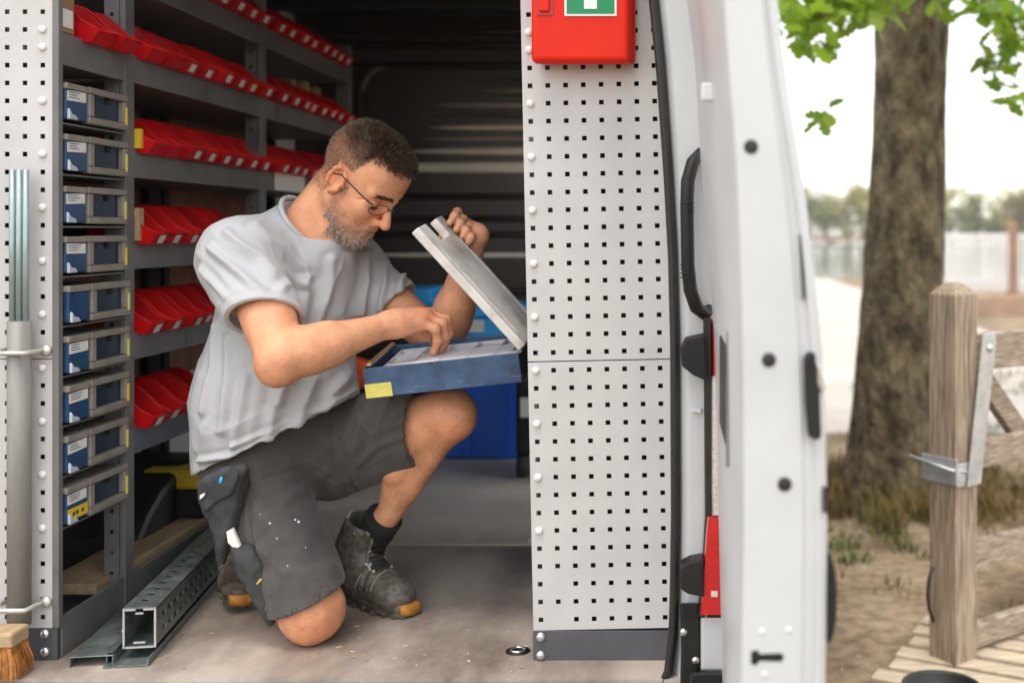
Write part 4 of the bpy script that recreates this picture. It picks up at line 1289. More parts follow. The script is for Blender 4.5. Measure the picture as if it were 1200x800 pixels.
q.build('tray_divider', 'tray_white', tr)
cf((.034, .009, CH - .0135), (CW - .011, .072, CH - .0125)).build('foam_strip', 'label_white', tr)
cf((.10, .080, CH - .0145), (CW - .03, .140, CH - .012)).build('foam_strip', 'tray_white', tr)
cf((-.0005, -.0012, .0), (.060, -.0002, .032)).build('sticker', 'yellow_pale', cs)
cf((.006, .008, CH + .001), (.018, CD - .01, CH + .010)).build('handle_bar', 'brass', cs, bevel=.003)
sc = MB()
for k in range(7):
    u, z_ = random.uniform(.08, .33), random.uniform(.006, .02)
    sc.frame(ca, cx_, cy_, cz_, (u, -.00022, z_), (u + random.uniform(.006, .03), -.0001, z_ + random.uniform(.0003, .0007)))
o = sc.build('scuff', 'streak_grey', cs); o['kind'] = 'stuff'
th_ = R(55)
ld = -cx_ * math.cos(th_) + cz_ * math.sin(th_)
lo_n = cx_ * math.sin(th_) + cz_ * math.cos(th_)
lh = ca + cx_ * (CW + .002) + cz_ * (CH + .004)
LL = .352
lp = [(0, 0), (0, CD), (LL, CD), (LL, CD - .056), (LL - .050, CD - .060), (LL - .050, .074), (LL, .070), (LL, 0)]
lid = MB().prism([lh + ld * u + cy_ * v for u, v in lp], lo_n * .020).build('lid', 'case_grey', cs, bevel=.003)
for v in (.02, CD - .026): MB().frame(lh, ld, cy_, lo_n, (.03, v, .0201), (LL - .07, v + .006, .0222)).build('lid_rib', 'case_grey', lid, bevel=.001)
MB().tube([lh + cy_ * .004, lh + cy_ * (CD - .004)], .006, 10).build('hinge', 'pole_grey', cs)


def LP(u, v, o_): return lh + ld * u + cy_ * v + lo_n * o_


# ------------------------------------------------------------------ the man
man = thing('person', 'bearded man with glasses in grey t-shirt and dark shorts kneeling over the open case', 'person', (-.85, .25, FZ))
HC = Vector((-.768, .233, 1.662)); HS = 1.025
pit, yaw = R(42), R(19)
Fh = Vector((math.cos(yaw), -math.sin(yaw), 0)); Lh = Vector((math.sin(yaw), math.cos(yaw), 0))
F = Fh * math.cos(pit) + Vector((0, 0, -math.sin(pit))); U = Fh * math.sin(pit) + Vector((0, 0, math.cos(pit)))
HM = np.array((F, Lh, U)).T.astype(np.float32)


def H(u, v, w_): return HC + (F * u + Lh * v + U * w_) * HS


def hel(c_, r, k=.02, op='+', Rm=None): return prim_el(H(*c_), [q * HS for q in r], HM if Rm is None else HM @ Rm, k * HS, op)


def hrc(a, b_, r1, r2, k=.015, op='+'): return prim_rc(H(*a), H(*b_), r1 * HS, r2 * HS, k * HS, op)


V3 = lambda *a: Vector(a)
shR, elR, wrR = V3(-1.012, .150, 1.482), V3(-.866, -.010, 1.272), V3(-.676, .148, 1.333)
shL, elL, wrL = V3(-.852, .435, 1.452), V3(-.598, .372, 1.264), LP(.262, CD + .035, .040)
hipR, knR, anR = V3(-1.05, .27, 1.00), V3(-.838, .105, .696), V3(-1.10, .41, .735)
hipL, knL, anL = V3(-.955, .42, 1.0), V3(-.560, .24, 1.110), V3(-.797, .390, .752)
B = []
# torso
B += [prim_rc(hipR + V3(.015, .01, 0), hipL, .085, .085), prim_el((-1.0, .35, 1.16), (.135, .165, .17), k=.06), prim_el((-.955, .33, 1.34), (.13, .165, .15), k=.06),
      prim_rc(shR, shL, .06, .06, k=.05), prim_rc((-.955, .28, 1.525), shR, .05, .05, k=.04), prim_rc((-.93, .32, 1.525), shL, .05, .05, k=.04)]
# neck
B += [prim_rc((-.945, .295, 1.50), H(-.038, 0, -.045), .072, .058, k=.03), prim_rc((-.87, .25, 1.50), H(.005, 0, -.085), .045, .045, k=.03)]
# arms
mid = lambda a, b_, t: a + (b_ - a) * t
B += [prim_rc(shR, elR, .056, .047, k=.03), prim_el(mid(shR, elR, .62) + V3(.018, .0, .0), (.048, .048, .062), k=.03), prim_rc(elR, mid(elR, wrR, .4), .044, .050, k=.03), prim_rc(mid(elR, wrR, .25), wrR, .053, .0275, k=.02),
      prim_el(elR + V3(-.008, -.004, -.02), (.034, .034, .034), k=.03)]
B += [prim_rc(mid(elR, wrR, .05) + V3(-.004, -.014, .030), mid(elR, wrR, .45) + V3(0, -.016, .022), .026, .022, k=.016), prim_rc(mid(elR, wrR, .55) + V3(0, -.012, .012), wrR + V3(0, -.006, .012), .016, .010, k=.014)]
B += [prim_rc(shL, elL, .058, .046, k=.03), prim_rc(elL, mid(elL, wrL, .35), .044, .048, k=.03), prim_rc(mid(elL, wrL, .25), wrL, .049, .027, k=.02)]
# legs
B += [prim_rc(hipR + V3(.02, 0, -.02), knR, .082, .066, k=.04), prim_el(knR + V3(.0, -.002, .0), (.066, .060, .068), k=.03), prim_el(knR + V3(.012, -.038, .010), (.036, .026, .034), k=.02), prim_rc(knR + V3(.0, -.02, -.045), knR + V3(-.06, .05, -.035), .024, .03, k=.02), prim_rc(knR, mid(knR, anR, .4), .058, .06, k=.03), prim_rc(mid(knR, anR, .35), anR, .058, .04, k=.03)]
B += [prim_rc(hipL, knL, .085, .058, k=.04), prim_el(knL + V3(.012, -.006, .004), (.052, .056, .056), k=.03), prim_el(knL + V3(.040, -.022, -.004), (.026, .028, .034), k=.02), prim_rc(mid(hipL, knL, .75) + V3(0, -.01, -.02), knL, .066, .055, k=.03),
      prim_rc(mid(knL, anL, .16) + V3(-.020, .0, .004), mid(knL, anL, .40) + V3(-.034, -.004, .014), .040, .048, k=.012), prim_rc(mid(knL, anL, .40) + V3(-.030, .0, .014), mid(knL, anL, .62) + V3(-.012, 0, .006), .044, .026, k=.016), prim_rc(knL + V3(.010, -.02, -.03), mid(knL, anL, .5) + V3(.012, -.012, 0), .026, .022, k=.02), prim_rc(knL + V3(.006, 0, -.02), mid(knL, anL, .55) + V3(.010, 0, .004), .036, .031, k=.014), prim_rc(mid(knL, anL, .5) + V3(.008, 0, .002), anL, .032, .033, k=.02)]
# head
B += [hel((-.014, 0, .047), (.100, .077, .088), k=.02), hel((.030, 0, .062), (.064, .066, .062), k=.03), hel((.030, 0, -.005), (.060, .060, .085), k=.03),
      hrc((.0, -.050, -.050), (.072, -.014, -.098), .020, .020, .03), hrc((.0, .050, -.050), (.072, .014, -.098), .020, .020, .03), hel((.072, 0, -.096), (.024, .026, .022), .02), hel((.050, 0, -.055), (.048, .040, .045), .03),
      hel((.062, -.038, -.018), (.026, .022, .024), .025), hel((.062, .038, -.018), (.026, .022, .024), .025),
      hrc((.090, -.008, .030), (.072, -.050, .030), .0085, .008, .018), hrc((.090, .008, .030), (.072, .050, .030), .0085, .008, .018),
      hel((.092, -.034, .008), (.018, .020, .013), .012, '-'), hel((.092, .034, .008), (.018, .020, .013), .012, '-'),
      hel((.074, -.033, .008), (.0145, .0155, .0135), .006), hel((.074, .033, .008), (.0145, .0155, .0135), .006),
      hrc((.088, 0, .022), (.117, 0, -.022), .008, .0105, .012), hel((.117, 0, -.027), (.013, .0125, .011), .006), hrc((.104, -.012, -.031), (.098, -.014, -.034), .0085, .008, .006), hrc((.104, .012, -.031), (.098, .014, -.034), .0085, .008, .006),
      hel((.110, -.0065, -.038), (.006, .0035, .004), .003, '-'), hel((.110, .0065, -.038), (.006, .0035, .004), .003, '-'),
      hel((.080, 0, -.052), (.018, .024, .018), .015), hel((.0955, 0, -.0575), (.0065, .021, .0055), .004), hel((.0935, 0, -.0700), (.0065, .018, .006), .004), hel((.100, 0, -.0638), (.010, .024, .0016), .002, '-')]
for s in (-1, 1):
    B += [hrc((.103, s * .019, -.034), (.088, s * .034, -.056), .0022, .0018, .007, '-'), hrc((.088, s * .022, -.008), (.080, s * .046, -.010), .0015, .0012, .005, '-'),
          hrc((.066, s * .056, .006), (.056, s * .062, -.002), .0012, .0010, .004, '-'), hrc((.068, s * .055, .010), (.058, s * .062, .012), .0012, .001, .004, '-')]
for w0 in (.052, .063, .074):
    for s in (-1, 1): B.append(hrc((.0955 - (w0 - .05) * .45, 0, w0), (.078 - (w0 - .05) * .45, s * .045, w0 + .003), .0014, .0010, .005, '-'))
for s in (-1, 1):                                                        # ears: rim, bowl, lobe
    ea = [(-.006 + .017 * math.cos(a) - .10 * .02 * math.sin(a), s * (.078 + .010 * (math.cos(a) < 0.3)), .004 + .030 * math.sin(a)) for a in np.linspace(R(-80), R(215), 9)]
    for p, p2 in zip(ea[:-1], ea[1:]): B.append(hrc(p, p2, .0045, .0045, .006))
    B += [hel((-.008, s * .077, .002), (.015, .006, .026), .006), hrc((.004, s * .076, -.018), (-.001, s * .079, -.030), .006, .007, .006), hrc((-.013, s * .081, .018), (-.010, s * .082, -.014), .004, .004, .004), hel((.0, s * .086, .002), (.008, .006, .010), .004, '-')]


def finger(ps, r0, r1, k=.006):
    ps = [Vector(p) for p in ps]
    n_ = len(ps) - 1
    for i in range(n_):
        a = r0 + (r1 - r0) * i / n_; b_ = r0 + (r1 - r0) * (i + 1) / n_
        B.append(prim_rc(ps[i], ps[i + 1], a, b_, k))
    for p in ps[1:-1]: B.append(prim_rc(p, p + V3(0, 0, .0005), (r0 + r1) / 2 * 1.06, k=k))


# right hand: palm down, fingers bending down into the tray
tip0 = ca + cx_ * .20 + cy_ * .10 + cz_ * (CH - .006)
mcp = [V3(-.607, .166, 1.336), V3(-.599, .186, 1.347), V3(-.595, .207, 1.353), V3(-.598, .228, 1.351)]
for m_ in mcp: B.append(prim_rc(wrR, m_, .024, .0145, k=.016))
B.append(prim_rc(wrR + V3(.015, .02, -.008), (-.632, .222, 1.322), .022, .017, k=.016))
B += [prim_rc(wrR + V3(.022, .012, .006), V3(-.615, .190, 1.339), .028, .026, k=.02), prim_rc(mcp[0], mcp[3], .0135, .0145, k=.012)]
fo = [(.0355, -.004, -.012), (.040, -.003, -.012), (.040, .001, -.012), (.034, .004, -.012)]
tips = [ca + cx_ * u + cy_ * v + cz_ * (CH - .004) for u, v in ((.134, .112), (.147, .132), (.150, .152), (.138, .170))]
for m_, f_, tp in zip(mcp, fo, tips):
    pip = m_ + Vector(f_); dip = pip.lerp(tp, .55) + V3(.008, 0, .004)
    finger([m_, pip, dip, tp], .0118, .0082)
finger([V3(-.632, .222, 1.322), V3(-.600, .236, 1.304), tips[3] + V3(-.018, .008, .006)], .0125, .009)
# left hand: behind the lid, fingers hooked over its far edge
us4 = [.325, .303, .281, .262]
pm = LP(.285, CD + .045, .020)
for i, u in enumerate(us4):
    mc = LP(u + .004, CD + .034, .034)
    B.append(prim_rc(wrL, mc, .024, .0135, k=.016))
    pip = LP(u + .008, CD + .016, .050 - .002 * i); dip = LP(u + .004, CD - .012, .046 - .002 * i); tp = LP(u - .001, CD - .026 + .003 * i, .029)
    finger([mc, pip, dip, tp], .0108, .0082)
finger([wrL.lerp(LP(.285, CD + .03, -.01), .5), LP(.285, CD + .018, -.012), LP(.312, CD - .012, -.012)], .014, .0095)
bv, bq = mesh_sdf(B, (-1.26, -.10, FZ + .002), (-.33, .62, 1.86), .0031)
nB = vnormals(bv, bq)
if (bv * nB).sum() < 0: bq = bq[:, ::-1].copy(); nB = -nB
# head-local coordinates of every vertex
hl = (bv - np.array(HC)) @ HM / HS
hu, hv, hw = hl.T
col = np.ones((len(bv), 3))
headm = (np.linalg.norm(hl - np.array([.02, 0, 0]), axis=1) < .165)


def sstep(a, b_, x): t = np.clip((x - a) / (b_ - a), 0, 1); return t * t * (3 - 2 * t)


jit = wob(bv, 260, 5) * .005 + rng.normal(size=len(bv)) * .0022
front = .086 + .10 * (hu - .03) + .10 * np.clip(np.abs(hv) - .022, 0, .02)
nape = -.074 + .010 * np.abs(hv) / .06
line = np.where(hu > .026, front, np.where(hu > .002, -.004 + (hu - .002) * 3.4, np.where(hu > -.030, .028 * (1 - sstep(-.014, -.030, hu)) + nape * sstep(-.014, -.030, hu), nape)))
earz = (np.abs(hv) > .070) & (hu > -.030) & (hu < .016) & (hw < .040) & (hw > -.045)
hair_d = sstep(-.006, .020, hw - line - jit * .6) * (headm & ~earz)
hair_m = hair_d > .02
bl = -.034 - .36 * (hu - .01) + jit
bl = np.where(hu > .070, -.044 + jit * .4, bl)
lips = headm & (((hl - np.array([.0955, 0, -.0575])) / np.array([.010, .020, .0055])) ** 2).sum(1).__lt__(1.1) | headm & ((((hl - np.array([.0935, 0, -.070])) / np.array([.010, .017, .0055])) ** 2).sum(1) < 1.1)
beard_m = headm & (hw < bl) & (hw > -.124) & (hu > .010) & ~lips & ~((hu > .099) & (hw > -.046)) & ~((hw < -.092) & (hu < .030))
side_m = headm & (hu > .0) & (hu < .026) & (hw <= .012) & (hw > -.05) & (np.abs(hv) > .05) & ~earz
topw = sstep(.045, .095, hw + .25 * hu)[:, None]
tint_ = np.array([.66, .60, .58]) * (1 - topw) + np.array([.34, .30, .30]) * topw
fade = (sstep(-.085, -.02, hw) * hair_d)[:, None]
col = 1 - fade * (1 - tint_)
col[beard_m] = (.88, .87, .90)
col[lips] = (.86, .62, .62)
col[headm & earz] *= (1.02, .86, .82)
cheek = headm & (((hl - np.array([.07, 0, -.015])) / np.array([.04, .06, .02])) ** 2).sum(1).__lt__(1)
col[cheek] *= (1.0, .93, .91)
nosem = headm & (hu > .108) & (hw < -.01)
col[nosem] *= (1.0, .88, .86)
for kn in (knR, knL):
    w_ = np.exp(-(np.linalg.norm(bv - np.array(kn) - np.array([0.03, -.03, -.02]), axis=1) / .07) ** 2)
    col *= 1 - w_[:, None] * np.array([.06, .16, .20])
for kn in mcp + [elR]:
    w_ = np.exp(-(np.linalg.norm(bv - np.array(kn), axis=1) / .03) ** 2)
    col *= 1 - w_[:, None] * np.array([.02, .10, .12])
bl_ = wob(bv, 38, 71)[:, None] * np.array([.03, .06, .07]) + wob(bv, 110, 72)[:, None] * np.array([.02, .045, .05]) + wob(bv, 300, 73)[:, None] * np.array([.02, .03, .03])
col = col * (1 - bl_)
for kn in (knR + V3(.01, -.05, .0), knL + V3(.03, -.04, 0), elR):
    w_ = np.exp(-(np.linalg.norm(bv - np.array(kn), axis=1) / .045) ** 2) * (np.abs(wob(bv * np.array([.4, 1, 1.6]), 150, 77)) < .10)
    col *= 1 - w_[:, None] * np.array([.16, .20, .22])
fr_ = (rng.random(len(bv)) < .004) & (bv[:, 2] > .9)
col[fr_] *= (.80, .72, .68)
mat('skin', (0.70, 0.335, 0.190), 0.42, scale=16, var=.16, sss=.05, attr='tint', bump=.0010, bscale=200, spec=.35)
np_object('body', bv, bq, 'skin', man, col)


# --- hair, beard, brows: single short strands
def strands(name, m, vert_ids, count, lfn, dirfn, wd, cols):
    ids = rng.choice(vert_ids, count)
    P0 = bv[ids] + rng.normal(size=(count, 3)) * .0012
    d = dirfn(hl[ids], nB[ids]) + rng.normal(size=(count, 3)) * .22
    d /= np.linalg.norm(d, axis=1, keepdims=True)
    L_ = lfn(hl[ids]) * rng.uniform(.6, 1.25, count)
    sd_ = np.cross(d, rng.normal(size=(count, 3))); sd_ /= np.linalg.norm(sd_, axis=1, keepdims=True)
    wv = wd * rng.uniform(.7, 1.3, count)[:, None]
    nn = nB[ids]
    mid_ = P0 + d * L_[:, None] * .55 + nn * .0006
    tip_ = P0 + d * L_[:, None] - nn * (L_[:, None] * .10)
    v = np.stack([P0 - sd_ * wv - nn * .001, P0 + sd_ * wv - nn * .001, mid_ + sd_ * wv * .7, mid_ - sd_ * wv * .7, tip_ + sd_ * wv * .12, tip_ - sd_ * wv * .12], 1).reshape(-1, 3)
    b0 = np.arange(count)[:, None] * 6
    q = np.concatenate([b0 + np.array([[0, 1, 2, 3]]), b0 + np.array([[3, 2, 4, 5]])])
    cc = cols(hl[ids], count).repeat(6, 0)
    o = np_object(name, v, q, m, man, cc); o['kind'] = 'stuff'
    return o


mat('hair_strand', (1, 1, 1), .6, attr='tint', spec=.12)


def hair_col(h, n_):
    top = sstep(.055, .115, h[:, 2] + .35 * h[:, 0])[:, None]
    dark = np.array([.062, .038, .024]); side = np.array([.22, .145, .095])
    c = side * (1 - top) + dark * top
    g_ = (rng.random(n_) < (.20 - .16 * top[:, 0]))[:, None]
    c = np.where(g_, np.array([.28, .25, .22]), c)
    return c * rng.uniform(.6, 1.4, (n_, 1))


def beard_col(h, n_):
    g_ = (rng.random(n_) < .58)[:, None]
    c = np.where(g_, np.array([.56, .52, .47]), np.array([.17, .115, .08]))
    return c * rng.uniform(.6, 1.3, (n_, 1))


ax = np.array(HM)
dens = np.clip(.30 + .70 * sstep(-.05, .05, hw + .3 * hu), 0, 1) * hair_d
keep = rng.random(len(hw)) < dens
strands('hair', 'hair_strand', np.flatnonzero(keep), 32000, lambda h: (.0014 + .0016 * sstep(-.06, .0, h[:, 2]) + 0.0135 * sstep(.055, .108, h[:, 2] + .15 * h[:, 0])),
        lambda h, n_: n_ * .75 + .5 * sstep(.05, .1, h[:, 2])[:, None] * np.stack([wob(h, 120, 81), wob(h, 120, 82), wob(h, 120, 83)], 1) + (ax[:, 0] * .25 + ax[:, 1] * .25)[None] * sstep(.04, .10, h[:, 2])[:, None] + (-ax[:, 2] * .6)[None] * (1 - sstep(.04, .10, h[:, 2]))[:, None], .00045, hair_col)
strands('beard', 'hair_strand', np.flatnonzero((beard_m & (rng.random(len(hw)) < .35 + .65 * sstep(bl - .004, bl - .022, hw))) | side_m), 6000, lambda h: .0034 + .0050 * sstep(-.06, -.10, h[:, 2]), lambda h, n_: n_ * .6 - ax[:, 2][None] * .7, .00045, beard_col)
brow = headm & (nB @ HM[:, 0] > .1) & (np.abs(np.abs(hv) - .030) < .021) & (np.abs(hw - .034 + .25 * np.maximum(np.abs(hv) - .036, 0)) < .0042) & (hu > .05)
strands('eyebrow', 'hair_strand', np.flatnonzero(brow), 700, lambda h: .007 + 0 * h[:, 0], lambda h, n_: n_ * .25 + ax[:, 1][None] * np.sign(h[:, 1])[:, None] * .9 + ax[:, 2][None] * .2, .0005,
        lambda h, n_: np.tile(np.array([[.03, .018, .012]]), (n_, 1)) * rng.uniform(.6, 1.6, (n_, 1)))
lash = headm & (np.abs(np.abs(hv) - .033) < .013) & (np.abs(hw + .001) < .0022) & (hu > .078)
if lash.any(): strands('eyelash', 'hair_strand', np.flatnonzero(lash), 160, lambda h: .005 + 0 * h[:, 0], lambda h, n_: n_ * .7 - ax[:, 2][None] * .5, .0005, lambda h, n_: np.tile(np.array([[.02, .012, .01]]), (n_, 1)))
# forearm and shin hair
fo_m = np.flatnonzero((np.minimum(seg_dist(bv, [tuple(elR), tuple(wrR)]), seg_dist(bv, [tuple(elL), tuple(wrL)])) < .075))
strands('arm_hair', 'hair_strand', fo_m, 1500, lambda h: .011 + 0 * h[:, 0], lambda h, n_: n_ * .35 + np.array([[.7, .3, -.35]]), .00018, lambda h, n_: np.tile(np.array([[.16, .09, .05]]), (n_, 1)))
fa_m = np.flatnonzero((seg_dist(bv, [tuple(knL), tuple(anL)]) < .09) & (bv[:, 2] < 1.05))
if len(fa_m): strands('leg_hair', 'hair_strand', fa_m, 500, lambda h: .011 + 0 * h[:, 0], lambda h, n_: n_ * .35 + np.array([[-.3, .1, -.8]]), .00022, lambda h, n_: np.tile(np.array([[.10, .06, .035]]), (n_, 1)))

# --- glasses
mat('glass_frame', (.05, .045, .045), .3, .6)
lm_ = mat('lens', (.9, .92, .92), .02)
n, l = lm_.node_tree.nodes, lm_.node_tree.links
tp_, gl2, mx_s = n.new('ShaderNodeBsdfTransparent'), n.new('ShaderNodeBsdfGlossy'), n.new('ShaderNodeMixShader')
gl2.inputs['Roughness'].default_value = .03
mx_s.inputs[0].default_value = .07
l.new(tp_.outputs[0], mx_s.inputs[1]); l.new(gl2.outputs[0], mx_s.inputs[2]); l.new(mx_s.outputs[0], n['Material Output'].inputs['Surface'])
gl_ = MB()
Z0 = .004
for s in (-1, 1):
    ctr_ = (.104, s * .034, Z0)
    rimp = [H(ctr_[0] + .004 * math.cos(a) * 0 - .012 * (abs(s * .034 + .026 * math.cos(a)) / .06) ** 2 * 1.0 - .004 * math.sin(a) * -1, s * .034 + .026 * math.cos(a), Z0 + .017 * math.sin(a)) for a in np.linspace(0, 2 * math.pi, 25)]
    gl_.tube(rimp, .0011, 6)
    gl_.tube([H(.094, s * .061, Z0 + .010), H(.088, s * .069, Z0 + .012), H(.070, s * .0765, Z0 + .013), H(.03, s * .080, Z0 + .014), H(-.002, s * .084, Z0 + .016), H(-.018, s * .086, Z0 + .004)], [.0017, .0021, .0020, .0018, .0018, .0014], 6)
gl_.tube([H(.107, -.011, Z0 + .006), H(.110, 0, Z0 + .009), H(.107, .011, Z0 + .006)], .0013, 6)
gfr = gl_.build('glasses', 'glass_frame', man)
for s in (-1, 1):
    lv_ = [H(.1035 - .012 * (abs(s * .034 + .025 * math.cos(a)) / .06) ** 2 + .004 * math.sin(a), s * .034 + .025 * math.cos(a), Z0 + .016 * math.sin(a)) for a in np.linspace(0, 2 * math.pi, 24, endpoint=False)]
    MB().prism(lv_, F * .0012).build('lens', 'lens', gfr)


# ------------------------------------------------------------------ clothing
def prim_rcf(a, b_, r1, r2, rin, depth, k=.03, op='+', nrm=None):
    """sleeve: round cone cut flat at b (normal nrm), hollowed near the cut"""
    a = np.array(a, np.float32); b_ = np.array(b_, np.float32)
    nrm = (b_ - a) if nrm is None else np.array(nrm, np.float32)
    return ('sl', a, b_, r1, (r2, rin, depth, nrm / np.linalg.norm(nrm)), k, op, (a + b_) / 2, float(np.linalg.norm(b_ - a)) / 2 + max(r1, r2))


_sdf0 = sdf


def sdf(prims, P, lo=None, hi=None):
    d = np.full(len(P), 1.0, np.float32)
    if lo is not None: cc, cr = (lo + hi) / 2, float(np.linalg.norm(hi - lo)) / 2
    for q in prims:
        if lo is not None and q[7] is not None and np.linalg.norm(q[7] - cc) > cr + q[8] + 0.09: continue
        if q[0] == 'sl':
            a, b_, r1, (r2, rin, dep, nn) = q[1:5]
            ba = b_ - a; L_ = float(np.linalg.norm(ba)); t = ba / L_
            h = (P - a) @ t
            rad = np.linalg.norm(P - a - h[:, None] * t, axis=1)
            hc = np.clip(h / L_, 0, 1.2)
            e = np.sqrt(rad ** 2 + np.minimum(h, 0) ** 2) - (r1 + (r2 - r1) * hc)
            pl_ = (P - b_) @ nn
            e = np.maximum(e, pl_)
            e = np.maximum(e, -np.maximum(rad - rin, -(pl_ + dep)))
            k = q[5]
            hh = np.maximum(k - np.abs(d - e), 0) / k
            d = np.minimum(d, e) - hh * hh * k / 4
        else:
            e = _one(q, P)
            k = q[5]
            if q[6] == '+':
                hh = np.maximum(k - np.abs(d - e), 0) / k; d = np.minimum(d, e) - hh * hh * k / 4
            else:
                if q[6] == '-': e = -e
                hh = np.maximum(k - np.abs(d - e), 0) / k; d = np.maximum(d, e) + hh * hh * k / 4
    return d


def _one(q, P): 
    p2 = list(q); p2[6] = '+'; p2[7] = None; p2[5] = 1e-6
    return _sdf0([tuple(p2)], P) if q[0] != 'pl' else (P - q[1]) @ q[2]


def folds(v, nrm, lines, face=None):
    """raise or sink narrow folds along lines given as world x,z,(amplitude,width); only on the side that faces -y"""
    m = sstep(-.15, .35, -nrm[:, 1]) if face is None else face
    out = np.zeros(len(v))
    xz = v[:, [0, 2]]
    for pts, amp, wd in lines:
        dd = seg_dist(xz, pts)
        out += amp * (np.exp(-(dd / wd) ** 2) - .45 * np.exp(-((dd - 1.9 * wd) / (wd * 1.1)) ** 2))
    return out * m


def fl_(Y, pts, amp, wd): return ([tuple(at(px, py, Y))[::2] for px, py in pts], amp, wd)


# t-shirt
nc = V3(-.902, .262, 1.572); nn_ = V3(.75, -.22, .62).normalized()
ue = mid(shR, elR, .60); ul_ = mid(shL, elL, .50)
T = [prim_rcf(shR + V3(-.012, 0, .004), ue, .080, .079, .0675, .035, nrm=(ue - shR) + V3(-.06, 0, 0)), prim_rcf(shL, ul_, .074, .072, .062, .05)]
T += [prim_rc(shR, shL, .082, .078, k=.05), prim_rc((-.950, .282, 1.545), shR + V3(0, 0, .01), .062, .070, k=.05), prim_rc((-.94, .32, 1.535), shL + V3(0, 0, .005), .062, .066, k=.05),
      prim_rc((-.93, .29, 1.53), (-.87, .27, 1.50), .083, .075, k=.04),
      prim_el((-.955, .325, 1.36), (.165, .172, .17), k=.07), prim_el((-1.0, .335, 1.20), (.168, .185, .20), k=.07), prim_el((-.955, .29, 1.16), (.150, .160, .13), k=.06), prim_rc((-1.015, .295, 1.12), (-.995, .295, .84), .168, .180, k=.06), prim_rc((-1.0, .30, 1.10), (-.90, .30, 1.03), .15, .14, k=.06)]
T += [prim_rc(nc + nn_ * .055, nc + nn_ * .26, .090, .13, k=.006, op='-')]
hem_n = V3(.49, 0.0, -1).normalized()
hem_p = at(228, 556, .20)
T += [prim_pl(hem_p, hem_n)]
tv, tq = mesh_sdf(T, (-1.30, -.08, .84), (-.55, .70, 1.74), .0034)
nT = vnormals(tv, tq)
if ((tv - tv.mean(0)) * nT).sum() < 0: tq = tq[:, ::-1].copy(); nT = -nT
YS = .12
L1 = [fl_(YS, [(258, 290), (300, 318), (335, 345)], 0.0092, 0.0085), fl_(YS, [(245, 315), (285, 345), (320, 362)], 0.0069, 0.0085), fl_(YS, [(275, 272), (315, 300), (345, 335)], 0.0080, 0.0085), fl_(YS, [(300, 262), (330, 290), (352, 325)], 0.0057, 0.0076),
      fl_(.14, [(352, 330), (350, 370), (345, 420), (330, 470)], 0.0115, 0.0102), fl_(.14, [(378, 305), (372, 350), (360, 395)], 0.0080, 0.0085), fl_(.14, [(396, 298), (402, 335), (398, 375)], 0.0103, 0.0076), fl_(.14, [(415, 300), (422, 340), (418, 370)], 0.0092, 0.0068),
      fl_(.14, [(432, 305), (442, 340), (444, 372)], 0.0080, 0.0076), fl_(.2, [(455, 300), (447, 330), (446, 362)], 0.0092, 0.0068),
      fl_(.14, [(330, 448), (322, 490), (312, 545)], 0.0103, 0.0119), fl_(.14, [(362, 448), (350, 490), (338, 530)], 0.0092, 0.0102), fl_(.14, [(392, 440), (378, 470), (368, 505)], 0.0080, 0.0085),
      fl_(.16, [(232, 540), (290, 528), (345, 500), (412, 456)], 0.0092, 0.0068), fl_(.16, [(240, 552), (300, 536), (360, 508), (415, 470)], 0.0069, 0.0051), fl_(.16, [(280, 520), (330, 500), (370, 478)], 0.0069, 0.0068),
      fl_(.16, [(238, 385), (246, 430), (240, 480)], 0.0080, 0.0102), fl_(.16, [(262, 392), (272, 440), (268, 500)], 0.0069, 0.0110), fl_(.16, [(240, 350), (252, 375), (262, 388)], 0.0069, 0.0068), fl_(.16, [(295, 440), (290, 480), (280, 520)], 0.0057, 0.0102)]
disp = folds(tv, nT, L1) + .0022 * wob(tv * np.array([1, 1, .55]), 42, 3) + .0012 * wob(tv, 95, 4) + .0005 * wob(tv, 210, 14)


def crease(v, ax_long, f, seed, seed2, p=3.0):
    """sharp creases that run along ax_long"""
    a = np.array(ax_long, float); a /= np.linalg.norm(a)
    s_ = v - np.outer(v @ a, a) * .91
    s_ = s_ + .009 * np.stack([wob(v, 14, seed2), wob(v, 14, seed2 + 1), wob(v, 14, seed2 + 2)], 1)
    r_ = 1 - np.abs(wob(s_, f, seed)) * 1.6
    return np.clip(r_, 0, 1) ** p


cuffR = ((ue - shR) + V3(-.06, 0, 0)).normalized()
cm = 1 - .9 * sstep(.06, .005, -((tv - np.array(ue)) @ np.array(cuffR))) * (np.linalg.norm(tv - np.array(ue), axis=1) < .13)
fsz = lambda x0, x1, z0, z1: sstep(x0 - .05, x0 + .05, tv[:, 0]) * sstep(x1 + .05, x1 - .05, tv[:, 0]) * sstep(z0 - .04, z0 + .04, tv[:, 2]) * sstep(z1 + .04, z1 - .04, tv[:, 2])
disp += .0075 * fsz(-.93, -.70, 1.22, 1.48) * (crease(tv, (-.12, .2, 1), 22, 41, 51) - .3)          # hanging folds below the collar
disp += .0060 * fsz(-1.20, -.90, 1.36, 1.56) * (crease(tv, (.75, -.1, -.65), 24, 42, 54) - .3)       # sleeve and shoulder, towards the elbow
disp += .0075 * fsz(-1.20, -.70, .95, 1.13) * (crease(tv, (.9, -.05, .43), 27, 43, 57) - .3)            # gathered above the hem
disp += .0050 * fsz(-1.20, -.95, 1.16, 1.36) * (crease(tv, (.15, .1, 1), 16, 44, 60) - .3)           # back
disp += .0020 * fsz(-1.22, -.70, .95, 1.56) * (crease(tv, (.5, .1, .8), 44, 46, 66, 4) - .2)            # fine creases all over
disp += .0018 * fsz(-1.22, -.70, .95, 1.56) * (crease(tv, (.8, .1, -.5), 50, 47, 69, 4) - .2)
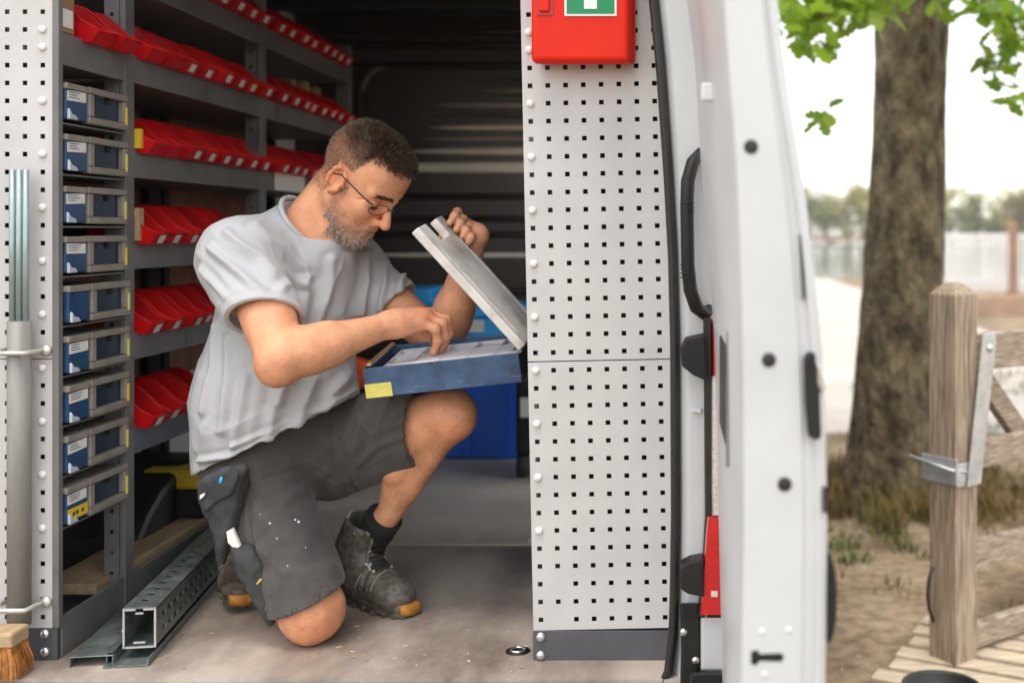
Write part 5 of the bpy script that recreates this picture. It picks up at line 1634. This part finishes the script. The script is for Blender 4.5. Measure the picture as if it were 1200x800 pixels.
hc_ = -((tv - np.array(ue)) @ np.array(cuffR)); nearc = np.linalg.norm(tv - np.array(ue), axis=1) < .13
disp -= .0016 * np.exp(-((hc_ - .020) / .0030) ** 2) * nearc / .3                                        # stitched sleeve hem
disp += .0060 * fsz(-.98, -.75, 1.16, 1.26) * (crease(tv, (-.35, .1, 1), 24, 45, 63) - .3)           # belly
tv = tv + nT * (disp * cm)[:, None]
mat('tshirt', (0.455, 0.455, 0.472), .92, scale=420, var=.05, bump=.0004, bscale=900, sheen=.12, detail=2)
np_object('tshirt', tv, tq, 'tshirt', man)
# ribbed collar following the neck opening
a1 = nn_.cross(Vector((0, 1, 0))).normalized(); a2 = nn_.cross(a1)
cr_ = []
for a in np.linspace(0, 2 * math.pi, 41): cr_.append(nc + a1 * (.0745 * math.cos(a)) + a2 * (.0745 * math.sin(a)) - nn_ * .001)
MB().tube(cr_, .0058, 8).build('collar', 'tshirt', man)

# shorts
kR = mid(hipR, knR, .925); kL = mid(hipL, knL, .80)
hemR = (at(396, 683, .04) - at(318, 716, .04)); hemR.y = .02
nR = V3(-hemR.z, 0, hemR.x); nR = -nR if nR.z > 0 else nR
Sh = [prim_rcf(hipR + V3(.012, -.005, -.02), kR, .112, .093, .085, .04, k=.05, nrm=nR + V3(.0, .012, 0)), prim_rcf(hipL, kL + V3(.004, 0, -.006), .112, .098, .082, .05, k=.05, nrm=V3(1, -.15, .02)),
      prim_rc(mid(hipL, knL, .15) + V3(.02, -.02, -.05), mid(hipL, knL, .62) + V3(.0, -.01, -.045), .085, .058, k=.05),
      prim_rc(hipR + V3(.015, .01, .02), hipL + V3(.01, 0, .02), .118, .115, k=.04), prim_rc((-1.0, .31, 1.0), (-.98, .34, 1.10), .130, .122, k=.04)]
sv_, sq_ = mesh_sdf(Sh, (-1.28, -.10, .62), (-.48, .66, 1.27), .0042)
nS = vnormals(sv_, sq_)
if ((sv_ - sv_.mean(0)) * nS).sum() < 0: sq_ = sq_[:, ::-1].copy(); nS = -nS
L2 = [fl_(.1, [(375, 530), (385, 580), (392, 640)], -.006, .006), fl_(.1, [(400, 500), (420, 520), (460, 500), (478, 492)], .005, .008), fl_(.12, [(398, 560), (430, 530), (470, 515)], .006, .009), fl_(.1, [(300, 565), (335, 560), (365, 585)], -.004, .005),
      fl_(.1, [(330, 590), (350, 575), (372, 560)], .004, .010), fl_(.1, [(310, 640), (340, 660), (390, 665)], .005, .012), fl_(.1, [(300, 600), (330, 625), (380, 625)], .004, .014), fl_(.1, [(420, 470), (405, 510), (395, 545)], .006, .010), fl_(.1, [(440, 480), (430, 510)], .005, .008),
      fl_(.1, [(288, 590), (300, 640), (318, 700)], -.005, .005), fl_(.1, [(345, 555), (362, 600), (385, 640)], .003, .012)]
ds = folds(sv_, nS, L2) + .0028 * wob(sv_, 32, 21) + .0016 * wob(sv_, 80, 22) + .0006 * wob(sv_, 200, 23)
sv_ = sv_ + nS * ds[:, None]
mat('shorts_cloth', (0.046, 0.040, 0.039), .88, scale=20, col2=(0.105, 0.094, 0.089), bump=.0005, bscale=500, sheen=.15, contrast=(.25, .95), detail=10)
np_object('shorts', sv_, sq_, 'shorts_cloth', man)
sh = [o_ for o_ in man.children if o_.name.startswith('shorts')][0]
# paint specks and seam on the thigh: found on the mesh so that they lie on the cloth
def on(v, nrm, px, py):
    """nearest cloth vertex seen at a measured spot"""
    d_ = v[:, 1] + 2.4
    qx = 800 + v[:, 0] * FPX / d_; qy = 270 + (1.55 - v[:, 2]) * FPX / d_
    e = (qx - px) ** 2 + (qy - py) ** 2
    m = np.flatnonzero(e < 9)
    if not len(m): return Vector(v[e.argmin()]), Vector(nrm[e.argmin()])
    i = m[d_[m].argmin()]
    return Vector(v[i]), Vector(nrm[i])


nS2 = vnormals(sv_, sq_)
sk_ = MB()
for px, py, r in ((318, 611, .0024), (352, 609, .0034), (347, 607, .0026), (322, 630, .0018), (338, 660, .0015), (305, 600, .0012), (360, 640, .0012)):
    p, nr = on(sv_, nS2, px, py)
    sk_.lathe(p - nr * .001, nr, [(0, r), (.0022, r * .9), (.0026, r * .3)], 8)
o = sk_.build('paint_speck', 'label_white', sh); o['kind'] = 'stuff'
for pts in ([(290, 585), (296, 625), (307, 670), (318, 704)], [(402, 572), (430, 550), (458, 532), (474, 524)]):
    q_ = []
    for (x0, y0), (x1, y1) in zip(pts[:-1], pts[1:]):
        for t in np.linspace(0, 1, 7)[:-1]:
            p_, n_ = on(sv_, nS2, x0 + (x1 - x0) * t, y0 + (y1 - y0) * t)
            q_.append(p_ + n_ * .0003)
    MB().tube(q_, .0011, 6).build('seam', 'plate_grey', sh)

# holster pockets hanging at the right hip
mat('pocket_cloth', (0.040, 0.042, 0.044), .8, scale=30, var=.25, bump=.0005, bscale=400)


tx_ = bpy.data.textures.new('cloth_lumps', 'CLOUDS'); tx_.noise_scale = .045; tx_.noise_depth = 3


def pocket(name, outline, y, dep, lean=0.0):
    pts = [at(px, py, y) for px, py in outline]
    n_ = len(pts)
    den = []
    for i in range(n_):                                   # rounded outline through the measured corners
        p0, p1, p2, p3 = pts[i - 1], pts[i], pts[(i + 1) % n_], pts[(i + 2) % n_]
        for t in (0, .33, .66):
            den.append(.5 * (2 * p1 + (p2 - p0) * t + (2 * p0 - 5 * p1 + 4 * p2 - p3) * t * t + (3 * p1 - p0 - 3 * p2 + p3) * t ** 3))
    c_ = sum(den, Vector()) / len(den)
    rings_ = []
    for t, sc_ in ((-.10, .25), (-.07, .6), (0, .86), (.2, .97), (.5, 1.0), (1, .9)):
        rings_.append([c_ + (p - c_) * sc_ + V3(lean * t, dep * t, 0) for p in den])
    o_ = MB().loft(rings_, smooth=True).build(name, 'pocket_cloth', sh)
    m_ = o_.modifiers.new('sub', 'SUBSURF'); m_.levels = m_.render_levels = 1
    m_ = o_.modifiers.new('lumps', 'DISPLACE'); m_.texture = tx_; m_.strength = .022; m_.texture_coords = 'GLOBAL'
    return o_


pocket('holster_pocket', [(226, 575), (243, 556), (268, 546), (288, 549), (284, 575), (277, 604), (268, 632), (258, 668), (248, 640), (240, 605), (232, 596)], .085, .055)
pocket('pocket_flap', [(228, 574), (246, 556), (270, 548), (280, 556), (270, 580), (250, 592), (238, 600)], .070, .02)
pocket('holster_pocket', [(266, 636), (282, 640), (300, 650), (308, 672), (318, 712), (316, 738), (303, 720), (288, 700), (276, 668)], .055, .05)
MB().prism([at(265, 623, .058), at(272, 619, .058), at(281, 640, .058), at(276, 644, .058), at(267, 636, .058)], (0, .012, 0)).build('note_card', 'label_white', sh, bevel=.001)
MB().tube([at(258, 566, .066), at(260, 558, .066)], .004, 8).build('pen_cap', 'crate_cyan', sh)
MB().prism([at(234, 580, .066), at(240, 577, .066), at(239, 581, .066), at(234, 585, .066)], (0, .006, 0)).build('care_tag', 'label_white', sh)
MB().tube([at(301, 684, .050), at(306, 678, .050)], .0022, 6).build('bar_tack', 'yellow', sh)

# boots
mat('boot_leather', (0.062, 0.053, 0.044), .5, scale=75, col2=(0.21, 0.188, 0.158), bump=.0008, bscale=170, contrast=(.36, .78), detail=12)
mat('boot_sole', (0.07, 0.058, 0.045), .75, scale=50, col2=(0.19, 0.155, 0.115), bump=.0006, contrast=(.4, .7))
mat('boot_orange', (0.48, 0.20, 0.03), .55, var=.25, scale=60)
mat('sock', (0.012, 0.012, 0.013), .95, bump=.0008, bscale=400)
mat('boot_trim', (0.16, 0.14, 0.115), .6, var=.25, scale=60)
mat('lace_cord', (.03, .028, .025), .8)
mat('piping', (0.40, 0.38, 0.33), .7)


def boot(name, heel, toe, ank, top, upv, lab=None):
    """heel, toe: centres on the sole plane; upv: normal of the sole"""
    ax_ = (toe - heel); L_ = ax_.length; ax_ = ax_.normalized(); upv = (upv - ax_ * upv.dot(ax_)).normalized(); sd2 = upv.cross(ax_)
    Rm = np.array((ax_, sd2, upv)).T
    P = lambda a, s_, h: heel + ax_ * (a * L_) + sd2 * s_ + upv * h
    Bt = [prim_rc(P(.14, 0, .055), P(.40, 0, .062), .042, .046, k=.03), prim_rc(P(.40, 0, .058), P(.84, -.004, .042), .047, .040, k=.03), prim_el(P(.80, -.003, .040), (.060, .047, .036), Rm, k=.02), prim_rc(P(.62, 0, .062), P(.36, 0, .10), .030, .036, k=.03),
          prim_rc(P(.20, 0, .085), top, .050, .063, k=.03), prim_pl(P(0, 0, .016), -upv), prim_pl(top, (top - ank).normalized()), prim_rc(top - (top - ank).normalized() * .035, top + (top - ank).normalized() * .05, .046, .056, k=.004, op='-')]
    pts = np.array([P(a, s_, h) for a in (-.05, 1.08) for s_ in (-.08, .08) for h in (-.01, .12)] + [top + V3(dx, dy, dz) for dx in (-.08, .08) for dy in (-.08, .08) for dz in (-.08, .03)])
    v, q = mesh_sdf(Bt, pts.min(0) - .01, pts.max(0) + .01, .0032)
    n_ = vnormals(v, q)
    if ((v - v.mean(0)) * n_).sum() < 0: q = q[:, ::-1].copy(); n_ = -n_
    loc = (v - np.array(heel)) @ Rm
    crease = .003 * np.sin((loc[:, 0] / L_ - .62) * 75) * np.exp(-((loc[:, 0] / L_ - .60) / .07) ** 2) * (loc[:, 2] > .05)
    crease = crease - .0022 * np.exp(-((loc[:, 0] / L_ - .72 - .25 * (loc[:, 2] - .04)) / .010) ** 2) - .002 * np.exp(-((loc[:, 2] - .085 - .1 * loc[:, 0]) / .004) ** 2) * (loc[:, 0] < .12)
    v = v + n_ * (crease + .0014 * wob(v, 60, 31) + .0009 * wob(v, 150, 32))[:, None]
    u_ = np_object(name, v, q, 'boot_leather', man)
    if lab: u_['label'] = lab
    # sole
    out = []
    for a in np.linspace(0, 2 * math.pi, 44, endpoint=False):
        t = .5 - .53 * math.cos(a); wd = (.037 + .012 * sstep(.4, .8, np.array(t)) - .006 * math.exp(-((t - .42) / .16) ** 2))
        out.append((t, wd * (1 if math.sin(a) > 0 else -1) * abs(math.sin(a)) ** .55))
    MB().loft([[P(t, s_ * k2, h) for t, s_ in out] for h, k2 in ((.001, .95), (.005, 1.0), (.014, .98), (.0165, 1.03), (.024, 1.03), (.029, .97))], smooth=True).build('sole', 'boot_sole', u_)
    cap_ = [(t, s_) for t, s_ in out]
    tc2 = []
    for h, k2 in ((.006, 1.035), (.016, 1.055), (.026, 1.03), (.031, .97)):
        tc2.append([P(.5 + (t - .5) * k2 * 1.004, s_ * k2, h) for t, s_ in out if t > .972] + [P(.5 + (t - .5) * k2 * .97, s_ * k2 * .9, h) for t, s_ in reversed(out) if t > .972])
    MB().loft(tc2, smooth=True).build('toe_guard', 'boot_orange', u_)
    # tongue, collar piping, laces, hooks
    tn = (top - ank).normalized(); b1_ = tn.cross(sd2).normalized(); b2_ = tn.cross(b1_)
    MB().tube([top - tn * .002 + b1_ * (.058 * math.cos(a)) + b2_ * (.058 * math.sin(a)) - ax_ * 0 + tn * (.012 * math.cos(a * 2)) for a in np.linspace(0, 2 * math.pi, 29)], .0042, 7).build('collar_piping', 'piping', u_)
    from mathutils.bvhtree import BVHTree
    tree_ = BVHTree.FromPolygons([tuple(p) for p in v], [tuple(int(i) for i in f) for f in q])
    tnn = (top - ank).normalized()

    def ridge(t, s_):
        """spot on the lacing ridge: t 0 at the toe box, 1 at the top of the shaft; s_ metres to the side"""
        pa, pb, pc, pd = P(.66, 0, .07), P(.50, 0, .09), ank + ax_ * .03, top + ax_ * .03
        u = t * 3
        g_ = pa.lerp(pb, u) if u < 1 else (pb.lerp(pc, u - 1) if u < 2 else pc.lerp(pd, (u - 2) * .92))
        out_ = (upv * (1 - t) + ax_ * (.25 + t)).normalized()
        side_ = sd2 * s_
        o_ = (out_ + sd2 * (s_ * 14)).normalized()
        hit = tree_.ray_cast(g_ + side_ + o_ * .12, -o_)
        return (hit[0], hit[1] if hit[1].dot(o_) > 0 else -hit[1]) if hit[0] is not None else None
    # tongue and eyelet bands lie proud of the leather
    for sgn in (-1, 1):
        bd = [ridge(t, sgn * (.019 + .004 * t)) for t in np.linspace(.03, .97, 14)]
        bd = [h for h in bd if h]
        if len(bd) > 3: MB().tube([h[0] + h[1] * .001 for h in bd], .0042, 7).build('eyelet_band', 'boot_trim', u_)
    hk_ = []
    for k_, t in enumerate(np.linspace(.08, .84, 7)):
        row = [ridge(t, s_) for s_ in (-.020, -.010, 0, .010, .020)]
        row2 = [ridge(min(.98, t + .055), s_) for s_ in (.020, .010, 0, -.010, -.020)]
        for rw in (row, row2):
            if all(rw): MB().tube([h[0] + h[1] * .0045 for h in rw], .0022, 6).build('lace', 'lace_cord', u_)
        for h in (row[0], row[-1]):
            if h: MB().lathe(h[0] + h[1] * .002, h[1], [(0, .0046), (.003, .0046), (.005, .0032), (.0054, .001)], 10).build('lace_hook', 'galv', u_)
    # sewn seams: toe cap, quarter, heel
    for line in ([(.70, s_) for s_ in np.linspace(-.05, .05, 13)], [(.60 - .10 * abs(s_) / .05, s_) for s_ in np.linspace(-.05, -.022, 5)], [(.60 - .10 * abs(s_) / .05, s_) for s_ in np.linspace(.022, .05, 5)]):
        hs_ = []
        for a_, s_ in line:
            o_ = (upv + sd2 * (s_ * 26)).normalized()
            h = tree_.ray_cast(P(a_, s_ * .6, .04) + o_ * .12, -o_)
            if h[0] is not None: hs_.append(h[0] + (h[1] if h[1].dot(o_) > 0 else -h[1]) * .0006)
        if len(hs_) > 2: MB().tube(hs_, .0013, 5).build('seam', 'piping', u_)
    # tread blocks round the edge of the sole
    for t, s_ in out[::2]:
        c_ = P(.5 + (t - .5) * 1.0, s_ * 1.02, .006)
        MB().box(c_, (.011, .011, .012), Matrix((ax_, sd2, upv)).transposed()).build('tread_block', 'boot_sole', u_, bevel=.002)
    return u_


boot('boot', V3(-.890, .430, FZ + .001), V3(-.657, .272, FZ + .001), V3(-.818, .397, .70), V3(-.782, .382, .820), V3(0, 0, 1), 'brown boot planted flat with orange toe guard')
boot('boot', V3(-1.175, .50, .720), V3(-1.072, .295, .640), V3(-1.115, .42, .775), V3(-1.06, .36, .770), V3(.1, -.15, .9), 'brown boot trailing behind the kneeling leg')
MB().tube([anL + V3(-.004, .002, -.02), mid(anL, knL, .10), mid(anL, knL, .20), mid(anL, knL, .245)], [.040, .0425, .0455, .0465], 20).build('sock', 'sock', man)
